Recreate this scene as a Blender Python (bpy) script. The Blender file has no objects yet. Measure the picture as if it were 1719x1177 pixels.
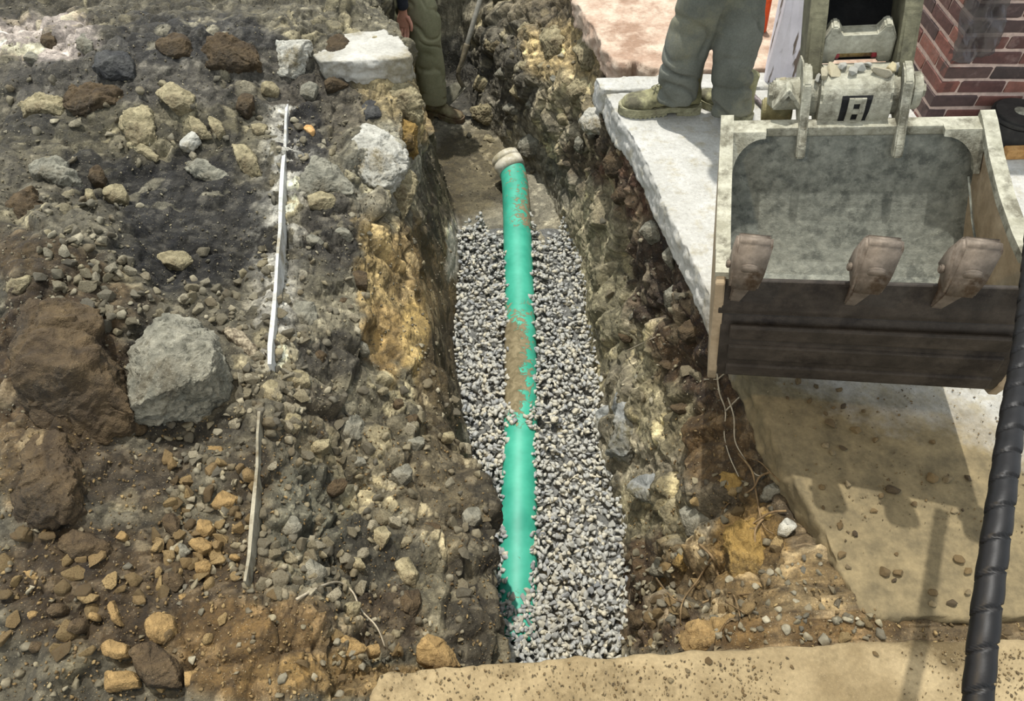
import bpy, bmesh, math, random
import numpy as np
from mathutils import Vector, Matrix
from mathutils.bvhtree import BVHTree

SC = bpy.context.scene
COL = SC.collection
# ------------------------------------------------------------------ camera
TH = math.radians(50); F = 1240.0; H = 1.85
cam_d = bpy.data.cameras.new('camera'); cam = bpy.data.objects.new('camera', cam_d); COL.objects.link(cam)
cam.location = (0, 0, H); cam.rotation_euler = (math.radians(90) - TH, 0, 0)
cam_d.sensor_width = 36; cam_d.lens = F / 1719 * 36; cam_d.clip_start = .02
SC.camera = cam
# ------------------------------------------------------------------ sky, sun, work lamp, exposure
W = bpy.data.worlds.new('sky'); SC.world = W; W.use_nodes = True
bg = W.node_tree.nodes['Background']; bg.inputs[0].default_value = (.86, .93, 1.0, 1); bg.inputs[1].default_value = 1.2
sd = bpy.data.lights.new('sun', 'SUN'); sun = bpy.data.objects.new('sun', sd); COL.objects.link(sun)
sd.energy = 4.2; sd.angle = math.radians(.8); sd.color = (1, .97, .92)
sun.rotation_euler = Vector((-.10, .27, .95)).to_track_quat('Z', 'Y').to_euler()
ld = bpy.data.lights.new('work_lamp', 'SPOT'); lamp = bpy.data.objects.new('work_lamp', ld); COL.objects.link(lamp)
ld.energy = 75; ld.color = (1, .70, .34); ld.spot_size = math.radians(100); ld.spot_blend = .9; ld.shadow_soft_size = .05
lamp.location = (-.75, .35, 2.35)
lamp.rotation_euler = (Vector((-.75, .35, 2.35)) - Vector((.15, .35, 0))).to_track_quat('Z', 'Y').to_euler()
vs = SC.view_settings; vs.view_transform = 'Standard'; vs.look = 'None'; vs.gamma = 1; vs.use_curve_mapping = False; vs.exposure = 0.15

# ------------------------------------------------------------------ maths
FW = np.array([0, math.cos(TH), -math.sin(TH)]); UP = np.array([0, math.sin(TH), math.cos(TH)]); CAMP = np.array([0, 0, H])
def ray(px, py): return FW + np.array([1, 0, 0]) * (px - 859.5) / F + UP * (588.5 - py) / F
def P(px, py, z=0.0):
    d = ray(px, py); return CAMP + d * ((z - H) / d[2])
def PD(px, py, depth): return CAMP + ray(px, py) * depth
def proj(X):
    X = np.asarray(X, float); z = X[..., 2] - H
    d = np.maximum(X[..., 1] * math.cos(TH) - z * math.sin(TH), .05)
    return 859.5 + F * X[..., 0] / d, 588.5 - F * (X[..., 1] * math.sin(TH) + z * math.cos(TH)) / d, d
def hsh(i, j, k, s=0):
    n = (i.astype(np.int64) * 374761393 + j.astype(np.int64) * 668265263 + k.astype(np.int64) * 2147483647 + s * 974634777) & 0xffffffff
    n = ((n ^ (n >> 13)) * 1274126177) & 0xffffffff
    n = ((n ^ (n >> 15)) * 2246822519) & 0xffffffff
    return ((n ^ (n >> 16)) & 0xffffff) / float(0xffffff)
def noise(p, s=0):
    i = np.floor(p).astype(np.int64); f = p - i; f = f * f * (3 - 2 * f); r = 0
    for a in (0, 1):
        for b in (0, 1):
            for c in (0, 1):
                w = (f[:, 0] if a else 1 - f[:, 0]) * (f[:, 1] if b else 1 - f[:, 1]) * (f[:, 2] if c else 1 - f[:, 2])
                r = r + w * hsh(i[:, 0] + a, i[:, 1] + b, i[:, 2] + c, s)
    return r * 2 - 1
def fbm(p, o=4, s=0):
    r = 0; a = 1.0; t = 0
    for k in range(o): r = r + a * noise(p * 2 ** k + 17.3 * k, s + k); t += a; a *= .5
    return r / t
def facets(p, s=0, tilt=.9):
    """broken-stone relief: nearest cell, each with its own height, tilt and tone"""
    i0 = np.floor(p).astype(np.int64); best = np.full(len(p), 9e9); sec = best.copy()
    h = np.zeros(len(p)); tone = np.zeros(len(p))
    for a in (-1, 0, 1):
        for b in (-1, 0, 1):
            for c in (-1, 0, 1):
                I = i0[:, 0] + a; J = i0[:, 1] + b; K = i0[:, 2] + c
                cx = I + .15 + .7 * hsh(I, J, K, s); cy = J + .15 + .7 * hsh(I, J, K, s + 1); cz = K + .15 + .7 * hsh(I, J, K, s + 2)
                dx = p[:, 0] - cx; dy = p[:, 1] - cy; dz = p[:, 2] - cz
                d = np.sqrt(dx * dx + dy * dy + dz * dz)
                t1 = hsh(I, J, K, s + 3); t2 = hsh(I, J, K, s + 4); t3 = hsh(I, J, K, s + 5); t4 = hsh(I, J, K, s + 6)
                hh = t4 * 1.1 - .5 + tilt * (dx * (t1 - .5) + dy * (t2 - .5) + dz * (t3 - .5)) * 2
                m = d < best
                sec = np.where(m, best, np.minimum(sec, d)); h = np.where(m, hh, h); tone = np.where(m, t1, tone); best = np.where(m, d, best)
    edge = np.clip((sec - best) * 3.5, 0, 1)
    return h * edge ** .5 - (1 - edge) * .35, tone, edge
def sstep(a, b, x):
    t = np.clip((x - a) / (b - a), 0, 1); return t * t * (3 - 2 * t)
def lin(c): return tuple(((v / 255 + .055) / 1.055) ** 2.4 if v > 10 else v / 255 / 12.92 for v in c)

# ------------------------------------------------------------------ object helpers
def link_mesh(name, me, mat=None, parent=None, smooth=False, world=True):
    o = bpy.data.objects.new(name, me); COL.objects.link(o)
    if mat:
        me.materials.clear(); me.materials.append(mat)
    if smooth and len(me.polygons): me.polygons.foreach_set('use_smooth', [True] * len(me.polygons))
    if parent:
        o.parent = parent
        if world: o.matrix_parent_inverse = parent.matrix_world.inverted()
    return o
def pymesh(name, V, Fc):
    me = bpy.data.meshes.new(name); me.from_pydata([tuple(v) for v in V], [], Fc); me.update(); return me
def empty(name, loc, mat4=None):
    o = bpy.data.objects.new(name, None); COL.objects.link(o); o.empty_display_size = .1
    o.matrix_world = mat4 if mat4 is not None else Matrix.Translation(loc)
    if mat4 is None: o.location = loc
    bpy.context.view_layer.update(); return o
def tag(o, label=None, cat=None, group=None, kind=None):
    if label: o['label'] = label
    if cat: o['category'] = cat
    if group: o['group'] = group
    if kind: o['kind'] = kind
    return o
def bm_obj(name, bm, mat, parent=None, smooth=False, world=True):
    bmesh.ops.recalc_face_normals(bm, faces=bm.faces[:])
    me = bpy.data.meshes.new(name); bm.to_mesh(me); bm.free(); return link_mesh(name, me, mat, parent, smooth, world)
def add_box(bm, c, s, rot=None, bev=0, taper=None):
    M = Matrix.Translation(c) @ (rot.to_4x4() if rot is not None else Matrix.Identity(4))
    r = bmesh.ops.create_cube(bm, size=1); vv = r['verts']
    for v in vv:
        v.co = Vector((v.co.x * s[0], v.co.y * s[1], v.co.z * s[2]))
        if taper and v.co.z > 0: v.co.x *= taper; v.co.y *= taper
    if bev:
        es = list({e for v in vv for e in v.link_edges})
        g = bmesh.ops.bevel(bm, geom=es, offset=bev, segments=2, affect='EDGES', profile=.6); vv = list({v for f in g['faces'] for v in f.verts} | {v for v in vv if v.is_valid})
    bmesh.ops.transform(bm, matrix=M, verts=vv); return vv
def add_cyl(bm, a, b, r1, r2=None, n=24, bev=0):
    a = Vector(a); b = Vector(b); d = b - a; r2 = r1 if r2 is None else r2
    M = Matrix.Translation((a + b) / 2) @ d.to_track_quat('Z', 'Y').to_matrix().to_4x4()
    r = bmesh.ops.create_cone(bm, cap_ends=True, segments=n, radius1=r1, radius2=r2, depth=d.length); vv = r['verts']
    if bev:
        es = [e for e in {e for v in vv for e in v.link_edges} if any(len(f.verts) > 4 for f in e.link_faces)]
        g = bmesh.ops.bevel(bm, geom=es, offset=bev, segments=2, affect='EDGES'); vv = list({v for f in g['faces'] for v in f.verts} | {v for v in vv if v.is_valid})
    bmesh.ops.transform(bm, matrix=M, verts=vv); return vv
def add_tube(bm, pts, rad, n=8):
    pts = [Vector(p) for p in pts]; rings = []
    up = Vector((.13, .21, .97)).normalized()
    for i, p in enumerate(pts):
        t = (pts[min(i + 1, len(pts) - 1)] - pts[max(i - 1, 0)]).normalized()
        u = t.cross(up).normalized(); w = u.cross(t); r = rad[i] if hasattr(rad, '__len__') else rad
        rings.append([bm.verts.new(p + (u * math.cos(a) + w * math.sin(a)) * r) for a in [2 * math.pi * k / n for k in range(n)]])
    for i in range(len(rings) - 1):
        for k in range(n): bm.faces.new((rings[i][k], rings[i][(k + 1) % n], rings[i + 1][(k + 1) % n], rings[i + 1][k]))
    bm.faces.new(rings[0][::-1]); bm.faces.new(rings[-1])
def add_prism(bm, pts, axis0, axis1, wdir, w0, w1, org=Vector((0, 0, 0))):
    """polygon pts (a,b) in the plane axis0/axis1, extruded along wdir from w0 to w1"""
    A = [bm.verts.new(org + axis0 * p[0] + axis1 * p[1] + wdir * w0) for p in pts]
    B = [bm.verts.new(org + axis0 * p[0] + axis1 * p[1] + wdir * w1) for p in pts]
    n = len(pts); bm.faces.new(A); bm.faces.new(B[::-1])
    for i in range(n): bm.faces.new((A[i], B[i], B[(i + 1) % n], A[(i + 1) % n]))
def spline(pts, n=8):
    pts = [np.array(p, float) for p in pts]; out = []
    for i in range(len(pts) - 1):
        p0 = pts[max(i - 1, 0)]; p1 = pts[i]; p2 = pts[i + 1]; p3 = pts[min(i + 2, len(pts) - 1)]
        for k in range(n):
            t = k / n; out.append(.5 * ((2 * p1) + (-p0 + p2) * t + (2 * p0 - 5 * p1 + 4 * p2 - p3) * t * t + (-p0 + 3 * p1 - 3 * p2 + p3) * t ** 3))
    out.append(pts[-1]); return out
def remeshed(bm, voxel, smooth=0):
    me = bpy.data.meshes.new('t'); bmesh.ops.recalc_face_normals(bm, faces=bm.faces[:]); bm.to_mesh(me); bm.free()
    o = bpy.data.objects.new('t', me); COL.objects.link(o)
    m = o.modifiers.new('r', 'REMESH'); m.mode = 'VOXEL'; m.voxel_size = voxel
    if smooth: s = o.modifiers.new('s', 'SMOOTH'); s.iterations = smooth; s.factor = .5
    dg = bpy.context.evaluated_depsgraph_get(); dg.update()
    r = bpy.data.meshes.new_from_object(o.evaluated_get(dg)); bpy.data.objects.remove(o); bpy.data.meshes.remove(me)
    return r
def mesh_np(me):
    n = len(me.vertices); V = np.empty(n * 3); me.vertices.foreach_get('co', V)
    N = np.empty(n * 3); me.vertices.foreach_get('normal', N); return V.reshape(-1, 3), N.reshape(-1, 3)
def set_np(me, V): me.vertices.foreach_set('co', np.ascontiguousarray(V, float).ravel()); me.update()

# ------------------------------------------------------------------ materials
def new_mat(name):
    m = bpy.data.materials.new(name); m.use_nodes = True; nt = m.node_tree; b = nt.nodes['Principled BSDF']; return m, nt, b
def nd(nt, t, **kw):
    n = nt.nodes.new(t)
    for k, v in kw.items(): setattr(n, k, v)
    return n
def tex(nt, scale, detail=6, rough=.6, kind='ShaderNodeTexNoise'):
    tc = nt.nodes.get('TC') or nd(nt, 'ShaderNodeTexCoord'); tc.name = 'TC'
    n = nd(nt, kind); nt.links.new(tc.outputs['Object'], n.inputs['Vector']); n.inputs['Scale'].default_value = scale
    if kind == 'ShaderNodeTexNoise': n.inputs['Detail'].default_value = detail; n.inputs['Roughness'].default_value = rough
    return n
def ramp(nt, src, stops):
    r = nd(nt, 'ShaderNodeValToRGB'); nt.links.new(src, r.inputs[0])
    while len(r.color_ramp.elements) < len(stops): r.color_ramp.elements.new(.5)
    for e, (p, c) in zip(r.color_ramp.elements, stops): e.position = p; e.color = (*c, 1) if hasattr(c, '__len__') else (c, c, c, 1)
    return r
def mix(nt, fac, a, b, mode='MIX'):
    m = nd(nt, 'ShaderNodeMix', data_type='RGBA', blend_type=mode)
    for s, v in ((m.inputs[0], fac), (m.inputs[6], a), (m.inputs[7], b)):
        if hasattr(v, 'is_linked') or hasattr(v, 'links'): nt.links.new(v, s)
        else: s.default_value = (*v, 1) if hasattr(v, '__len__') else v
    return m.outputs[2]
def bump(nt, b, specs):
    prev = None
    for src, st, dist in specs:
        n = nd(nt, 'ShaderNodeBump'); n.inputs['Strength'].default_value = st; n.inputs['Distance'].default_value = dist
        nt.links.new(src, n.inputs['Height'])
        if prev: nt.links.new(prev, n.inputs['Normal'])
        prev = n.outputs[0]
    nt.links.new(prev, b.inputs['Normal'])
def surf(name, c1, c2, scale=8, rough=.85, c3=None, spk=None, metal=0, bs=.5, bd=.006, fine=60, spec=.3):
    """two-tone noisy surface with optional third stain colour and bright specks"""
    m, nt, b = new_mat(name)
    n = tex(nt, scale); c = ramp(nt, n.outputs[0], [(.35, lin(c1)), (.65, lin(c2))]).outputs[0]
    if c3:
        n2 = tex(nt, scale * .45, 8, .7); f = ramp(nt, n2.outputs[0], [(.5, 0.), (.62, 1.)]).outputs[0]; c = mix(nt, f, c, lin(c3))
    nf = tex(nt, fine, 4, .7)
    c = mix(nt, .5, c, ramp(nt, nf.outputs[0], [(.3, .45), (.7, 1.)]).outputs[0], 'MULTIPLY')
    if spk:
        n3 = tex(nt, fine * 6, 3, .6); f = ramp(nt, n3.outputs[0], [(.64, 0.), (.74, .55)]).outputs[0]; c = mix(nt, f, c, lin(spk))
    nt.links.new(c, b.inputs['Base Color']); b.inputs['Roughness'].default_value = rough; b.inputs['Metallic'].default_value = metal
    b.inputs['Specular IOR Level'].default_value = spec
    nm = tex(nt, fine * .4, 6, .75)
    if bd > .009: c = mix(nt, .7, c, ramp(nt, nm.outputs[0], [(.32, .55), (.68, 1.25)]).outputs[0], 'MULTIPLY'); nt.links.new(c, b.inputs['Base Color']); bs = .9
    bump(nt, b, [(n.outputs[0], bs * .6, bd * 2), (nm.outputs[0], bs * .6, bd), (nf.outputs[0], bs, bd)]); return m
def stone_mat(name, cols, fine=45, dirt=None):
    m, nt, b = new_mat(name)
    g = nd(nt, 'ShaderNodeNewGeometry'); oi = nd(nt, 'ShaderNodeObjectInfo')
    a = nd(nt, 'ShaderNodeMath', operation='ADD'); nt.links.new(g.outputs['Random Per Island'], a.inputs[0]); nt.links.new(oi.outputs['Random'], a.inputs[1])
    fr = nd(nt, 'ShaderNodeMath', operation='FRACT'); nt.links.new(a.outputs[0], fr.inputs[0])
    k = len(cols); c = ramp(nt, fr.outputs[0], [(i / (k - 1), lin(q)) for i, q in enumerate(cols)]).outputs[0]
    n = tex(nt, fine, 6, .65); c = mix(nt, .75, c, ramp(nt, n.outputs[0], [(.3, .45), (.7, 1.15)]).outputs[0], 'MULTIPLY')
    n2 = tex(nt, fine * .35, 5, .6)
    if dirt: c = mix(nt, ramp(nt, n2.outputs[0], [(.48, 0.), (.66, .85)]).outputs[0], c, lin(dirt))
    nt.links.new(c, b.inputs['Base Color']); b.inputs['Roughness'].default_value = .8; b.inputs['Specular IOR Level'].default_value = .3
    bump(nt, b, [(n2.outputs[0], .4, .01), (n.outputs[0], .55, .005)]); return m
def soil_mat():
    m, nt, b = new_mat('soil')
    at = nd(nt, 'ShaderNodeAttribute', attribute_name='Col')
    n1 = tex(nt, 26, 8, .75); n2 = tex(nt, 140, 4, .7); n3 = tex(nt, 70, 2, .5, 'ShaderNodeTexVoronoi'); n4 = tex(nt, 230, 2, .5)
    c = mix(nt, .8, at.outputs['Color'], ramp(nt, n1.outputs[0], [(.32, .38), (.5, .9), (.68, 1.6)]).outputs[0], 'MULTIPLY')
    c = mix(nt, .55, c, ramp(nt, n2.outputs[0], [(.3, .4), (.7, 1.5)]).outputs[0], 'MULTIPLY')
    sp = ramp(nt, n4.outputs[0], [(.67, 0.), (.72, .8)]).outputs[0]
    c = mix(nt, sp, c, mix(nt, .5, at.outputs['Color'], lin((205, 195, 165)), 'MIX'))
    nt.links.new(c, b.inputs['Base Color']); b.inputs['Specular IOR Level'].default_value = .35
    nt.links.new(ramp(nt, n1.outputs[0], [(.3, .6), (.6, .95)]).outputs[0], b.inputs['Roughness'])
    bump(nt, b, [(n1.outputs[0], .7, .02), (n3.outputs['Distance'], .45, .008), (n2.outputs[0], .6, .006)]); return m
M = {}
M['soil'] = soil_mat()
M['gravel'] = stone_mat('gravel', [(156, 157, 154), (190, 187, 173), (170, 171, 166), (202, 194, 170), (182, 181, 171), (146, 148, 148)], 90)
M['pebble'] = stone_mat('pebble', [(118, 110, 88), (90, 86, 74), (144, 134, 106), (80, 76, 64), (160, 152, 128), (102, 92, 70)], 50, (78, 68, 50))
M['pebble_warm'] = stone_mat('pebble_warm', [(134, 112, 74), (92, 78, 52), (152, 130, 88), (74, 62, 42), (140, 118, 80)], 50, (80, 62, 36))  # tan pebble tones with the warm foreground light mixed into the colour
M['grey_rock'] = surf('grey_rock', (108, 106, 92), (156, 152, 134), 9, .85, (88, 82, 66), (215, 212, 200), fine=45, bd=.012)
M['tan_rock'] = surf('tan_rock', (128, 118, 88), (182, 170, 134), 10, .85, (98, 86, 62), (225, 220, 200), fine=50, bd=.012)
M['brown_rock'] = surf('brown_rock', (66, 54, 38), (100, 83, 57), 7, .85, (54, 46, 34), (165, 148, 112), fine=40, bd=.016)
M['warm_rock'] = surf('warm_rock', (132, 108, 68), (168, 140, 92), 9, .85, (96, 76, 46), (200, 175, 120), fine=50, bd=.012)  # tan stone of the near ground, warm light included in the colour
M['ochre_rock'] = surf('ochre_rock', (128, 102, 52), (168, 138, 78), 8, .85, (84, 68, 40), (200, 180, 120), fine=45, bd=.014)
M['pale_rock'] = surf('pale_rock', (165, 162, 148), (208, 205, 192), 9, .85, (128, 118, 92), (235, 234, 225), fine=50, bd=.012)
M['dark_rock'] = surf('dark_rock', (50, 50, 50), (78, 77, 72), 12, .7, None, (140, 138, 128), fine=60, bd=.01)
M['slate_rock'] = surf('slate_rock', (112, 114, 110), (165, 166, 160), 6, .75, (104, 98, 76), (215, 215, 210), fine=35, bd=.01)
M['concrete'] = surf('concrete', (160, 157, 146), (194, 190, 178), 7, .9, (140, 132, 110), (130, 126, 112), fine=70, bs=.5, bd=.004)
M['plank'] = surf('plank', (122, 106, 76), (158, 141, 107), 5, .9, (92, 78, 52), (205, 190, 150), fine=90, bs=.6, bd=.004)
M['orange_stone'] = surf('orange_stone', (176, 130, 74), (208, 168, 112), 20, .8, fine=90, bd=.004)
print('materials ok')
# ------------------------------------------------------------------ the ground with the trench: cross-section lines
QU = 1.0
def line(pts, world=(), wlast=()):
    L = [tuple(w) for w in world] + [tuple(P(*q)) for q in pts] + [tuple(w) for w in wlast]
    L.sort(key=lambda q: q[1]); return np.array(L)
LN = [
 line([], [(-6, -.5, .1), (-6, 7, .1)]),
 line([], [(-2.9, -.5, .1), (-2.9, 7, .1)]),
 line([(484, 175, .0), (470, 400, .0), (455, 620, 0), (437, 800, 0), (418, 985, 0)], [(-.62, .0, 0)], [(-1.1, 3.8, .05), (-1.2, 7, .05)]),
 line([(652, 34, -.05), (676, 80, -.05), (690, 110, -.05), (688, 170, -.08), (640, 330, -.1), (612, 440, -.15), (600, 560, -.2), (610, 700, -.28), (590, 850, -.25), (560, 1000, -.15), (560, 1075, -.04)], [(-.35, .2, -.02)], [(-.86, 5, -.05), (-.86, 7, -.05)]),
 line([(705, 160, -.5), (716, 215, -.52), (715, 330, -.5), (706, 450, -.42), (722, 560, -.45), (762, 680, -.52), (802, 790, -.5), (834, 900, -.45), (838, 1000, -.4), (833, 1090, -.35)], [(-.05, .2, -.3)], [(-.95, 5, -.5), (-.95, 7, -.5)]),
 line([], [(-.06, .2, -1.1), (-.075, .6, -1.1), (-.095, 1.1, -1.1), (-.13, 1.5, -1.1), (-.19, 1.9, -1.1), (-.28, 2.3, -1.1), (-.31, 2.7, -1.1), (-.29, 3.2, -1.1), (-.38, 3.8, -1.12), (-.8, 4.2, -1.15), (-1.12, 5, -1.15), (-1.12, 7, -1.15)]),
 line([(770, 140, -1.15), (800, 200, -1.15), (850, 245, -1.15), (910, 300, -1.14), (942, 372, -1.1), (975, 480, -1.1), (985, 600, -1.1), (1000, 680, -1.1), (1002, 760, -1.1), (1036, 870, -1.1), (1043, 960, -1.1), (1038, 1090, -1.1)], [(.28, .2, -1.1)], [(-.5, 7, -1.15)]),
 line([(830, 60, -.6), (880, 130, -.6), (950, 220, -.6), (1000, 330, -.6), (1048, 460, -.6), (1080, 590, -.62), (1100, 720, -.62), (1130, 850, -.5), (1150, 960, -.4), (1145, 1060, -.25)], [(.33, .2, -.3)], [(-.1, 7, -.6)]),
 line([(985, 35, -.08), (1010, 110, -.13), (1006, 200, -.13), (1085, 320, -.13), (1135, 430, -.13), (1200, 560, -.13), (1262, 700, -.13), (1300, 820, -.11), (1318, 900, -.06), (1290, 990, -.03), (1200, 1050, -.03)], [(.42, .2, -.04)], [(.42, 5, -.08), (.42, 7, -.08)]),
 line([], [(6, -.5, -.15), (6, .6, -.14), (6, 1.0, -.14), (6, 7, -.14)]),
]
def terrain_base(Y, segs):
    U = []; Xs = [np.interp(Y, L[:, 1], L[:, 0]) for L in LN]; Zs = [np.interp(Y, L[:, 1], L[:, 2]) for L in LN]
    for A in (Xs, Zs):                                      # gentle smoothing along the trench
        for q in range(len(A)):
            k = 21; pad = np.pad(A[q], k // 2, mode='edge'); A[q] = np.convolve(pad, np.ones(k) / k, 'valid')
    cols = []; seg = []
    for s in range(len(LN) - 1):
        n = segs[s]; t = np.linspace(0, 1, n, endpoint=False)
        cols.append(np.stack([Xs[s][:, None] * (1 - t) + Xs[s + 1][:, None] * t, np.repeat(Y[:, None], n, 1), Zs[s][:, None] * (1 - t) + Zs[s + 1][:, None] * t], -1))
        seg += [s + v for v in t]
    G = np.concatenate(cols, 1); return G, np.array(seg)
segs = [int(v * QU) for v in (24, 300, 180, 150, 120, 110, 120, 160, 110)]
NR = int(880 * QU)
Yr = .1 + 6.4 * (np.linspace(0, 1, NR) ** 1.35)
G, SEG = terrain_base(Yr, segs)
Rr, Cc = G.shape[:2]
# far end wall of the trench
up = sstep(5.15, 5.6, G[..., 1]); G[..., 2] = G[..., 2] * (1 - up) + np.maximum(G[..., 2], -.05) * up
# soil strip between the slab and the near kerb
nz = -.028 - .0 * G[..., 0]; wnear = np.maximum(sstep(.76, .70, G[..., 1]), sstep(.95, .85, G[..., 1]) * sstep(1.02, .9, G[..., 0])) * (SEG[None] > 7.95)
G[..., 2] = G[..., 2] * (1 - wnear) + np.maximum(G[..., 2], nz) * wnear
# mounds of broken ground left of the strip (px, py, height, radius in metres)
for (a, b, h, r) in [(90, 330, .10, .32), (160, 450, .16, .30), (100, 560, .13, .3), (60, 790, .1, .22), (300, 150, .16, .4), (120, 130, .14, .4), (420, 80, .12, .35), (360, 420, -.12, .28), (250, 330, -.05, .3),
                     (300, 760, -.05, .15), (380, 700, -.03, .12), (330, 920, -.05, .12), (150, 1000, .05, .15), (450, 1080, .05, .18), (600, 45, .12, .4), (560, 260, .05, .2), (1390, 1010, .05, .12)]:
    c = P(a, b, .05); d2 = (G[..., 0] - c[0]) ** 2 + (G[..., 1] - c[1]) ** 2; G[..., 2] += h * np.exp(-d2 / (r * r)) * ((SEG[None] < 3) | (a > 1000))
# soften the corners across the trench
for _ in range(5): G[:, 1:-1] = .25 * G[:, :-2] + .5 * G[:, 1:-1] + .25 * G[:, 2:]
def grid_normals(G):
    du = np.gradient(G, axis=1); dv = np.gradient(G, axis=0); n = np.cross(du, dv); n /= np.linalg.norm(n, axis=-1, keepdims=True) + 1e-12; return n
N0 = grid_normals(G)
def grid_faces(R, C):
    i = np.arange((R - 1) * C).reshape(R - 1, C)[:, :-1]; return np.stack([i, i + 1, i + C + 1, i + C], -1).reshape(-1, 4)
step = 6
Gc = G[::step, ::step]; tree0 = BVHTree.FromPolygons([tuple(v) for v in Gc.reshape(-1, 3)], [tuple(int(q) for q in f) for f in grid_faces(*Gc.shape[:2])])
pt = G.reshape(-1, 3).copy(); nn = N0.reshape(-1, 3); sg = np.repeat(SEG[None], Rr, 0).ravel()
px, py, _ = proj(pt)
wob = pt + .05 * np.stack([fbm(pt * 6, 2, 5), fbm(pt * 6, 2, 15), fbm(pt * 6, 2, 25)], -1)
f1, t1, e1 = facets(wob * 5.2, 1); f2, t2, e2 = facets(wob * 13, 30); f3, t3, e3 = facets(pt * 30, 60)
lf = fbm(pt * 3, 3, 90); hf = fbm(pt * 40, 3, 120); mf = fbm(pt * 11, 4, 150)
def seg_amp(vals): return np.interp(sg, np.arange(len(vals)), vals)
#            far  left  strip  lip  edge  floorL floorR mid   slab  right
A1 = seg_amp([.05, .06, .035, .06, .05, .008, .012, .085, .03, .0])
A2 = seg_amp([.02, .022, .028, .035, .022, .005, .012, .034, .02, .0])
A3 = seg_amp([.0, .011, .012, .012, .008, .004, .008, .012, .010, .003])
smooth_wall = np.exp(-(((px - 735) / 45) ** 2 + ((py - 480) / 190) ** 2)); A1 *= 1 - .75 * smooth_wall; A2 *= 1 - .8 * smooth_wall; A3 *= 1 - .6 * smooth_wall
under = (sg > 8.05); 
for A in (A1, A2): A[under] *= .1
rz = fbm(pt * 5, 3, 210); rockzone = np.clip(.12 + 2.2 * (rz + .08), 0.1, 1)
disp = A1 * f1 + A2 * f2 * rockzone + A3 * (f3 * .8 * np.clip(.4 + 2 * (mf + .1), .2, 1) + hf) + lf * seg_amp([.06, .08, .03, .05, .05, .01, .01, .07, .02, .0])
disp = np.where(under, np.minimum(disp, .012), disp)
pt2 = pt + nn * disp[:, None]
# ---- soil colours: ground kinds by place, some with shade or warm light painted in
def C3(c): return np.array(lin(c))
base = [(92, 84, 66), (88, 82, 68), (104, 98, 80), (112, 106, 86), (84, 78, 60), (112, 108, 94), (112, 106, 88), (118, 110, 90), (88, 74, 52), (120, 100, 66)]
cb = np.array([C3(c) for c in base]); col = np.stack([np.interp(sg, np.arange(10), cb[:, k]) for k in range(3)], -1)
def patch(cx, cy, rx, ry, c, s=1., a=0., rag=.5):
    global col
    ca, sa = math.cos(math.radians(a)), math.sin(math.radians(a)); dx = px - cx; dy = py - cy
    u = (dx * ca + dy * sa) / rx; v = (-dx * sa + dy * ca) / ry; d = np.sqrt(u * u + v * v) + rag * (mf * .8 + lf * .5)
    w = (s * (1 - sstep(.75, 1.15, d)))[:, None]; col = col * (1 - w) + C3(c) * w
def left(m): return m & (sg < 2.02)
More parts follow.
